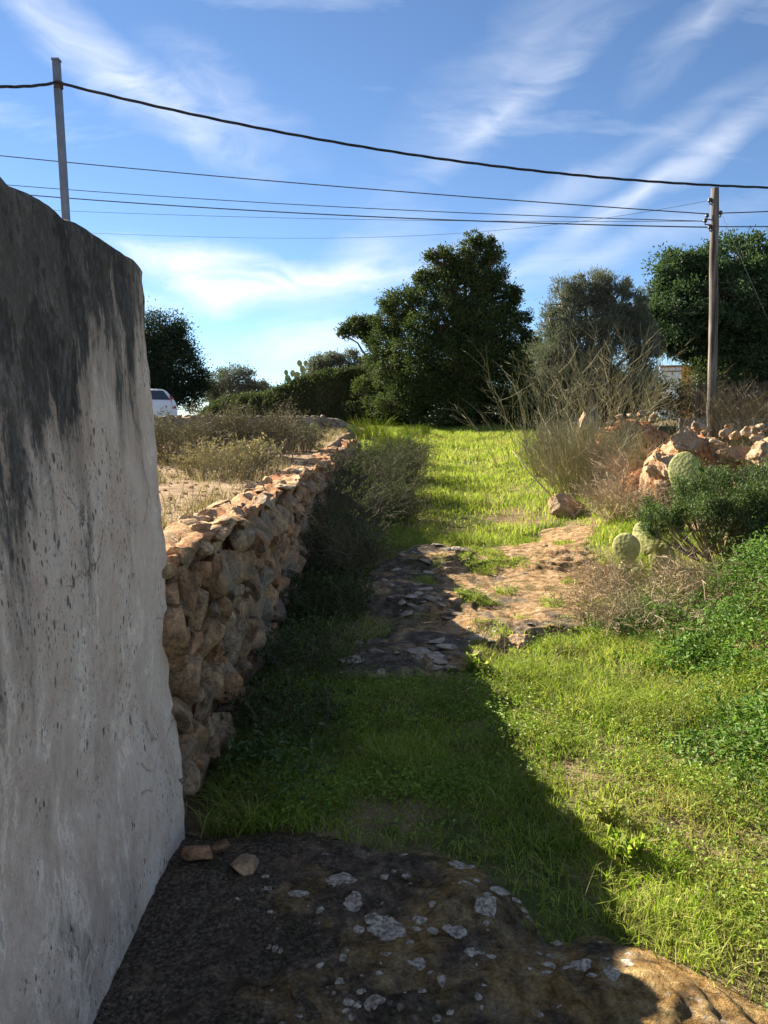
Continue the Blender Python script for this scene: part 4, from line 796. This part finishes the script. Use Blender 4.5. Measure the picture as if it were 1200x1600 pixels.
tree('leaning_tree', 'small tree arching out beyond the left flank of the big evergreen', (p0[0]+.2, Y+1.4, gz(p0[0], Y+1.4)), .12,
     cl(Y+1.2, [(556, 516, 26, 15), (580, 520, 22, 18), (540, 522, 12, 8), (572, 505, 18, 10)]), 5200, (.08, .14), (.035, .06), 'fig', 'bark', 4, fork=.7)
Y = 22.5; b = at(925, 655, Y); b[2] = gz(b[0], Y)
tree('olive_tree', 'grey-leaved olive tree standing right of the big evergreen', b, .2,
     cl(Y, [(880, 470, 24, 34), (920, 468, 34, 36), (957, 472, 28, 38), (990, 490, 22, 34), (895, 520, 40, 40), (945, 525, 44, 40), (995, 535, 40, 40), (870, 560, 34, 36), (920, 580, 46, 40), (975, 590, 46, 40), (998, 590, 24, 36, .5), (850, 560, 22, 26, .8), (870, 610, 40, 34, .8), (862, 505, 16, 24), (905, 445, 10, 16), (940, 448, 12, 18), (975, 455, 10, 18), (1005, 480, 10, 16)]),
     95000, (.06, .11), (.016, .03), 'olive', 'greybark', 5, sub=34, sig=.17, up=.9)
Y = 25.0; b = at(1120, 650, Y); b[2] = gz(b[0], Y)
tree('carob_tree', 'dense round glossy green tree behind the wooden pole', b, .4,
     cl(Y, [(1065, 430, 44, 40), (1040, 465, 36, 34), (1100, 420, 40, 38), (1160, 410, 50, 42), (1210, 420, 50, 44), (1060, 490, 50, 36, -.8), (1120, 460, 56, 50, -.6), (1180, 470, 60, 50, -.6), (1240, 480, 50, 60), (1030, 510, 34, 30, .4), (1090, 525, 54, 34, .3), (1150, 530, 56, 40, .2), (1210, 540, 50, 44), (1180, 575, 60, 32, .8), (1120, 570, 50, 26, 1.0), (1250, 560, 40, 50), (1025, 535, 26, 24, .5), (1075, 540, 40, 20, .6)]),
     120000, (.07, .13), (.04, .065), 'carob', 'bark', 6, sub=40, sig=.13)
Y = 37; b = at(262, 640, Y); b[2] = gz(b[0], Y)
tree('dark_tree', 'dark conifer-like tree rising beside the whitewashed wall edge', b, .3,
     cl(Y, [(255, 515, 34, 22), (235, 530, 40, 30), (275, 550, 36, 26), (250, 570, 50, 34), (290, 590, 34, 28), (200, 560, 50, 50), (260, 610, 50, 30), (300, 618, 22, 20), (225, 610, 50, 36), (275, 528, 18, 14), (170, 590, 50, 50)]),
     60000, (.09, .16), (.04, .065), 'pine', 'bark', 7, sub=24, sig=.2)
for k, (u, v, y, pts, lab) in enumerate([(375, 620, 55, [(345, 600, 22, 20), (372, 597, 26, 22), (398, 600, 20, 20), (330, 612, 18, 16), (410, 612, 12, 14), (360, 618, 40, 14)], 'hazy grey-green tree in the gap past the dark conifer'), (500, 590, 50, [(497, 570, 17, 13), (520, 566, 18, 15), (545, 568, 22, 16), (508, 584, 26, 14), (540, 590, 30, 16)], 'hazy small trees showing above the overgrown hedge')]):
    b = at(u, v, y); b[2] = gz(b[0], y); tree('far_tree', lab, b, .25, cl(y, pts), 14000, (.12, .22), (.05, .09), 'olive', 'greybark', 8+k, sub=12, sig=.22)
# understory under the right trees
for k, (u, y, pts, lab) in enumerate([(700, 29, [(630, 640, 40, 28), (690, 643, 50, 26), (760, 640, 50, 28), (820, 638, 40, 30)], 'dark undergrowth closing the gap under the big evergreen'), (845, 28, [(838, 555, 24, 26), (860, 575, 30, 34), (885, 600, 34, 40)], 'dark shrub filling the gap between the evergreen and the olive'), (860, 24, [(850, 610, 44, 46), (890, 615, 44, 42), (840, 570, 26, 30)], 'dark undergrowth between the evergreen and the olive'), (960, 25, [(940, 620, 44, 36), (985, 622, 34, 36)], 'dark undergrowth behind the bare stalks'), (1110, 24, [(1030, 626, 26, 28), (1065, 626, 26, 28), (1105, 610, 34, 42), (1150, 600, 44, 48), (1200, 600, 44, 50), (1245, 600, 40, 50)], 'dark hedge under the round green tree')]):
    b = at(u, 645, y); b[2] = gz(b[0], y); tree('undergrowth', lab, b, .08, cl(y, pts), 12000, (.08, .15), (.04, .07), 'fig', 'bark', 15+k, sub=24, sig=.25)

# overgrown hedge climbing to the evergreen
hg = obj('overgrown_hedge', None, None, (-3.5, 29.5, 1.2), label='overgrown ivy bank sloping up from the field wall to the evergreen', cat='hedge')
top = np.array([(318, 640), (330, 630), (345, 622), (375, 617), (413, 612), (453, 594), (493, 583), (533, 577), (583, 568), (640, 560)], float)
ux = np.linspace(318, 640, 90); tv = np.interp(ux, top[:, 0], top[:, 1]); pts = np.array([at(a, b_, 29.5) for a, b_ in zip(ux, tv)])
prof2 = np.array([(-.9, 0), (-.85, .35), (-.7, .7), (-.4, .93), (0, 1.0), (.5, .93), (.9, .6), (1.1, 0)])
X = np.repeat(pts[:, 0:1], 8, 1); Yh = 29.5+prof2[None, :, 0]*np.ones_like(X); base_z = 1.0; Zh = base_z + prof2[None, :, 1]*(pts[:, 2:3]-base_z-.12)
Yh = Yh + .3*fbm(X*1.5, Zh*1.5, 0, 3, 101); i = (np.arange(89)[:, None]*8 + np.arange(7)[None]).ravel()
obj('mound', mesh('mound', rel(hg, np.stack([X, Yh, Zh], -1).reshape(-1, 3)), np.stack([i, i+1, i+9, i+8], 1), MAT['mound'], True), hg)
rng = np.random.default_rng(33); n = 42000; a = rng.integers(0, 90, n); f = rng.uniform(0, 7, n); j = np.minimum(f.astype(int), 6); f = f-j
C = np.stack([X[a, j], Yh[a, j]*(1-f)+Yh[a, j+1]*f, Zh[a, j]*(1-f)+Zh[a, j+1]*f], 1) + rng.normal(0, 1, (n, 3))*np.array([.06, .08, .07])
C[:, 2] += .22*np.clip(fbm(C[:, 0]*2, C[:, 1]*2, 0, 3, 103), -.3, 1); C[:, 1] -= .05
VV, FF = leaves(C, rdir(rng, n)+np.array([0, -.3, .4]), rdir(rng, n), rng.uniform(.06, .12, n), rng.uniform(.035, .06, n)); obj('foliage', mesh('foliage', rel(hg, VV), FF, MAT['ivy']), hg)

# ------------------------------------------------------------------ poles and wires
def path(pts, n=60, deg=2):       # smooth run through 3D points
    P = np.array(pts, float); s_ = np.concatenate([[0], np.cumsum(np.linalg.norm(np.diff(P, axis=0), axis=1))]); s_ /= s_[-1]; t = np.linspace(0, 1, n)
    return np.stack([np.polyval(np.polyfit(s_, P[:, k], min(deg, len(P)-1)), t) for k in range(3)], 1)
PY = 3.1; pt = at(88, 96, PY); pb = at(103, 337, PY); sl_ = (pt-pb)/(pt[2]-pb[2]); g0 = float(H(np.array([pb[0]]), np.array([PY]))[0]); foot = pb + sl_*(g0-pb[2]-.05)
post = obj('steel_post', None, None, foot, label='thin grey steel post rising behind the whitewashed wall', cat='post')
V, F = boxgrid(1, 1, 24); V = V-np.array([.5, .5, 0]); hgt = pt[2]-foot[2]; V = V*np.array([.024, .024, hgt]); V[:, 0] += sl_[0]*V[:, 2]; obj('tube', mesh('tube', V, F, MAT['metal']), post)
V, F = boxgrid(2, 2, 1); V = (V-np.array([.5, .5, 0]))*np.array([.028, .028, .008])+np.array([sl_[0]*hgt, 0, hgt]); obj('cap', mesh('cap', V, F, MAT['metal']), post)
ca = at(91, 133, PY)
th = np.linspace(0, 2*np.pi, 13)[:12]; V = np.concatenate([np.stack([.018*np.cos(th), .018*np.sin(th), 0*th+z_], 1) for z_ in (-.012, .012)])+rel(post, ca); F = [np.array([(q, (q+1) % 12, 12+(q+1) % 12, 12+q) for q in range(12)])]; obj('clamp', mesh('clamp', V, F, MAT['iron']), post)
def twisted(pts, n, r, turns, deg=3):
    P = path(pts, n, deg); T = np.gradient(P, axis=0); T /= np.linalg.norm(T, axis=1, keepdims=True); A = np.cross(T, [0, 0, 1.]); A /= np.linalg.norm(A, axis=1, keepdims=True); B = np.cross(T, A)
    ph = np.linspace(0, turns*2*np.pi, n)[:, None]; st = [P + r*.62*(A*np.cos(ph+k*2.094)+B*np.sin(ph+k*2.094)) for k in range(3)]
    return tubes(np.stack(st), np.full((3, n), r*.55), 6, True)
off = np.array([0, -.022, 0])
VV, FF = twisted([ca+off, at(350, 187, 3.22), at(600, 237, 3.36), at(850, 267, 3.52), at(1100, 289, 3.7), at(1200, 294, 3.78), at(1500, 292, 4.05), at(2000, 250, 4.5)], 420, .0050, 17); obj('overhead_cable', mesh('overhead_cable', VV, FF, MAT['rubber'], True), label='thick black twisted cable sagging right from the steel post', cat='cable')
VV, FF = twisted([ca+off, at(40, 135, 3.0), at(-40, 133, 2.9), at(-500, 60, 2.5)], 160, .0050, 6); obj('overhead_cable', mesh('overhead_cable', VV, FF, MAT['rubber'], True), label='short black cable run leaving the steel post past the picture edge', cat='cable')
WYd = 18.0; t_ = at(1117, 294, WYd); b_ = at(1113, 645, WYd); sl2 = (t_-b_)/(t_[2]-b_[2]); gp = gz(b_[0], WYd); ft = b_+sl2*(gp-.1-b_[2])
up_ = obj('utility_pole', None, None, ft, label='weathered wooden utility pole in front of the round green tree', cat='pole')
tt = np.linspace(0, 1, 14); P = ft + (t_-ft)*tt[:, None]; P[1:-1] += np.random.default_rng(2).normal(0, .008, (12, 3)); VV, FF = tubes(rel(up_, P)[None], np.linspace(.112, .085, 14)[None], 12, True); obj('shaft', mesh('shaft', VV, FF, MAT['wood'], True), up_)
def insul(u, v, parent):
    p = at(u, v, WYd); pz = [(-.09, .012), (-.03, .012), (-.03, .04), (0, .045), (.02, .03), (.03, .04), (.05, .03), (.055, .0)]; nn = 10; th = np.arange(nn)*2*np.pi/nn
    V = np.concatenate([np.stack([r_*np.cos(th), r_*np.sin(th), 0*th+z_], 1) for z_, r_ in pz]) + rel(parent, p); F = np.array([(k*nn+q, k*nn+(q+1) % nn, (k+1)*nn+(q+1) % nn, (k+1)*nn+q) for k in range(len(pz)-1) for q in range(nn)]); obj('insulator', mesh('insulator', V, F, MAT['ceramic'], True), parent)
    e = ft+(t_-ft)*((p[2]-.09-ft[2])/(t_[2]-ft[2])); VV, FF = tubes(np.stack([rel(parent, p-np.array([0, 0, .08])), rel(parent, e)])[None], np.full((1, 2), .014), 6, True); obj('bracket', mesh('bracket', VV, FF, MAT['iron']), parent)
for q in [(1109, 313), (1105, 337), (1102, 345), (1109, 355), (1126, 333)]: insul(*q, up_)
for pts, r_, lab in [([at(-150, 228, 21), at(200, 262, 20), at(600, 298, 19), at(1105, 334, 18)], .013, 'uppermost of the thin wires reaching the wooden pole from the steel post side'),
                     ([at(-150, 276, 22), at(200, 301, 21), at(600, 329, 20), at(1102, 345, 18)], .010, 'second thin wire down reaching the wooden pole'),
                     ([at(-150, 289, 22), at(200, 313, 21), at(600, 343, 20), at(1109, 354, 18)], .015, 'third and darkest thin wire reaching the wooden pole'),
                     ([at(-150, 318, 26), at(200, 332, 24.5), at(600, 345, 22), at(1102, 345, 18)], .006, 'faint wire just under the darkest one'),
                     ([at(-150, 355, 26), at(160, 365, 24.5), at(600, 370, 22), at(850, 353, 20), at(1109, 313, 18)], .0045, 'lowest faint wire climbing to the top insulator of the wooden pole'),
                     ([at(1126, 333, 18), at(1160, 332, 18), at(1300, 325, 18)], .013, 'upper short wire leaving the wooden pole over the round tree'), ([at(1109, 354, 18), at(1200, 354, 18), at(1320, 351, 18)], .013, 'lower short wire leaving the wooden pole over the round tree'),
                     ([at(1120, 318, 18), at(1145, 372, 18.3), at(1255, 620, 19.5), at(1262, 640, 19.6)], .0045, 'slanting guy wire of the wooden pole')]:
    Pp = path(pts, 70, 3 if len(pts) > 4 else 2) if 'guy' not in lab else np.array([pts[0], pts[-1]])
    VV, FF = tubes(Pp[None], np.full((1, len(Pp)), r_), 5, True); obj('overhead_wire', mesh('overhead_wire', VV, FF, MAT['wire'], True), label=lab, cat='wire', group='thin wires at the wooden pole')

# low kerb wall behind the rocks
def slab(name, x0, x1, y, z0, z1, th_, mat, label, cat):
    V, F = boxgrid(60, 2, 2); V = np.array([x0, y, z0])+V*np.array([x1-x0, th_, z1-z0]); V[:, 2] += .02*fbm(V[:, 0]*3, V[:, 1], V[:, 2], 3, 111)*(V[:, 2] > z0+.1); V[:, 1] += .015*fbm(V[:, 0]*2, V[:, 2], 0, 3, 112); obj(name, mesh(name, V, F, MAT[mat]), label=label, cat=cat)
q0, q1 = at(1062, 652, 19.5), at(1330, 649, 19.5); slab('low_kerb_wall', q0[0], q1[0], 19.5, q0[2]-.35, q0[2]-.02, .16, 'concrete', 'low pale-topped kerb wall behind the orange rocks', 'wall')

rg = np.random.default_rng(55); q0, q1 = at(1086, 640, 21.0), at(1300, 640, 21.0); n = 520; xr = rg.uniform(q0[0], q1[0], n); zr = H(xr, xr*0+21.0); hr = rg.uniform(1.05, 1.5, n); t4 = np.linspace(0, 1, 4)
P = np.stack([xr[:, None]+rg.normal(0, .03, (n, 1))*t4, 21.0+rg.uniform(-.05, .05, (n, 1))+rg.normal(0, .03, (n, 1))*t4, zr[:, None]-.05+hr[:, None]*t4], -1)
rf = obj('reed_screen', None, None, (q0[0], 21.0, 1.2), label='dark brown reed screen standing behind the wooden pole', cat='fence'); VV, FF = tubes(P, np.full((n, 4), .011), 4); obj('reeds', mesh('reeds', rel(rf, VV), FF, MAT['reed']), rf, kind='stuff')
for zq in (.45, .95): VV, FF = tubes(np.array([[(q0[0], 20.93, 1.2+zq), ((q0[0]+q1[0])/2, 20.93, 1.2+zq), (q1[0], 20.93, 1.2+zq)]]), np.full((1, 3), .012), 5); obj('rail', mesh('rail', rel(rf, VV), FF, MAT['iron']), rf)

# ------------------------------------------------------------------ car beyond the field wall
cx, cy = at(252, 640, 31.4)[0]-.20, 32.0
car = obj('parked_car', None, None, (cx, cy, gz(cx, cy)+.05), label='white hatchback car half hidden by the whitewashed wall', cat='car'); car.rotation_euler = (0, 0, R(-37))
prof = [(0.0, .35), (.0, .62), (-.06, .85), (-.12, .95), (-.50, 1.36), (-.75, 1.45), (-1.6, 1.48), (-2.1, 1.42), (-2.75, .98), (-3.6, .86), (-3.85, .68), (-3.9, .35), (-3.55, .25), (-.35, .25)]
nP = len(prof); Vb = []
for wy, ins in ((-.84, 1), (-.70, 0), (.70, 0), (.84, 1)): Vb += [(x_, wy*(1-.16*max(0, (z_-.9)/.55)), z_) for x_, z_ in prof]
Vb = np.array(Vb); Vb[:nP, :] = Vb[:nP]*np.array([.985, 1, .985]); Vb[3*nP:] = Vb[3*nP:]*np.array([.985, 1, .985])
Fq = np.array([(k*nP+q, k*nP+(q+1) % nP, (k+1)*nP+(q+1) % nP, (k+1)*nP+q) for k in range(3) for q in range(nP)]); caps = np.array([list(range(nP))[::-1], [3*nP+q for q in range(nP)]])
obj('body', mesh('body', Vb, [Fq, caps], MAT['white']), car)
def quadpart(name, pts, mat, th_=.02):
    P = np.array(pts, float); nn = np.cross(P[1]-P[0], P[2]-P[0]); nn /= np.linalg.norm(nn); V = np.concatenate([P+nn*th_, P-nn*th_]); k = len(P)
    obj(name, mesh(name, V, [np.array([list(range(k)), list(range(k, 2*k))[::-1]]), np.array([(q, k+q, k+(q+1) % k, (q+1) % k) for q in range(k)])], MAT[mat]), car)
quadpart('rear_window', [(-.145, -.60, .99), (-.145, .60, .99), (-.485, .52, 1.36), (-.485, -.52, 1.36)], 'glass')
for s in (-1, 1):
    quadpart('side_window', [(-.55, s*.80, .98), (-1.55, s*.80, .98), (-1.55, s*.73, 1.38), (-.80, s*.73, 1.38)], 'glass', .025); quadpart('side_window', [(-1.65, s*.80, .98), (-2.55, s*.80, .98), (-2.1, s*.73, 1.36), (-1.65, s*.73, 1.38)], 'glass', .025)
    quadpart('tail_light', [(-.0, s*.80, .62), (-.02, s*.60, .62), (-.11, s*.62, 1.0), (-.30, s*.72, 1.18), (-.22, s*.81, 1.0)], 'redlamp', .03)
    for x_ in (-.75, -3.15):
        th = np.arange(20)*2*np.pi/20; ring = lambda r_, yy_: np.stack([x_+r_*np.cos(th), 0*th+yy_, .30+r_*np.sin(th)], 1); V = np.concatenate([ring(.30, s*.68), ring(.31, s*.74), ring(.30, s*.85), ring(.2, s*.855)]); F = np.array([(k*20+q, k*20+(q+1) % 20, (k+1)*20+(q+1) % 20, (k+1)*20+q) for k in range(3) for q in range(20)])
        wh = obj('wheel', mesh('tyre', V, F, MAT['tyre'], True), car); V = np.concatenate([ring(.2, s*.853), ring(.06, s*.83)]); obj('rim', mesh('rim', V, [np.array([(q, (q+1) % 20, 20+(q+1) % 20, 20+q) for q in range(20)]), np.array([list(range(20, 40))])], MAT['metal']), wh)
quadpart('number_plate', [(.005, -.26, .52), (.005, .26, .52), (-.005, .26, .64), (-.005, -.26, .64)], 'limewash', .01)
quadpart('bumper', [(.03, -.80, .30), (.03, .80, .30), (.03, .80, .50), (.03, -.80, .50)], 'white', .04)

# ------------------------------------------------------------------ house glimpsed through the right trees
Yh_ = 44.0; c0 = at(1033, 600, Yh_); hz = gz(c0[0], Yh_); hs = obj('distant_house', None, None, (c0[0], Yh_, hz), label='distant white and orange house glimpsed through the gap left of the pole', cat='house'); hs.rotation_euler = (0, 0, R(-20))
def part_box(name, lo_, hi_, mat): V, F = boxgrid(1, 1, 1); obj(name, mesh(name, np.array(lo_)+V*(np.array(hi_)-np.array(lo_)), F, MAT[mat]), hs)
zt = at(1050, 574, Yh_)[2]-hz; part_box('white_wall', (0, 0, 0), (1.05, 3, zt), 'limewash'); part_box('orange_wall', (1.05, .02, 0), (1.75, 3, zt), 'orange'); part_box('roof_edge', (-.1, -.12, zt), (1.9, 3.1, zt+.10), 'rooftile'); part_box('roof_shadow_band', (-.03, -.05, zt-.26), (1.06, .0, zt-.20), 'rooftile')  # dark strip below the roof edge stands in for the roof's shadow
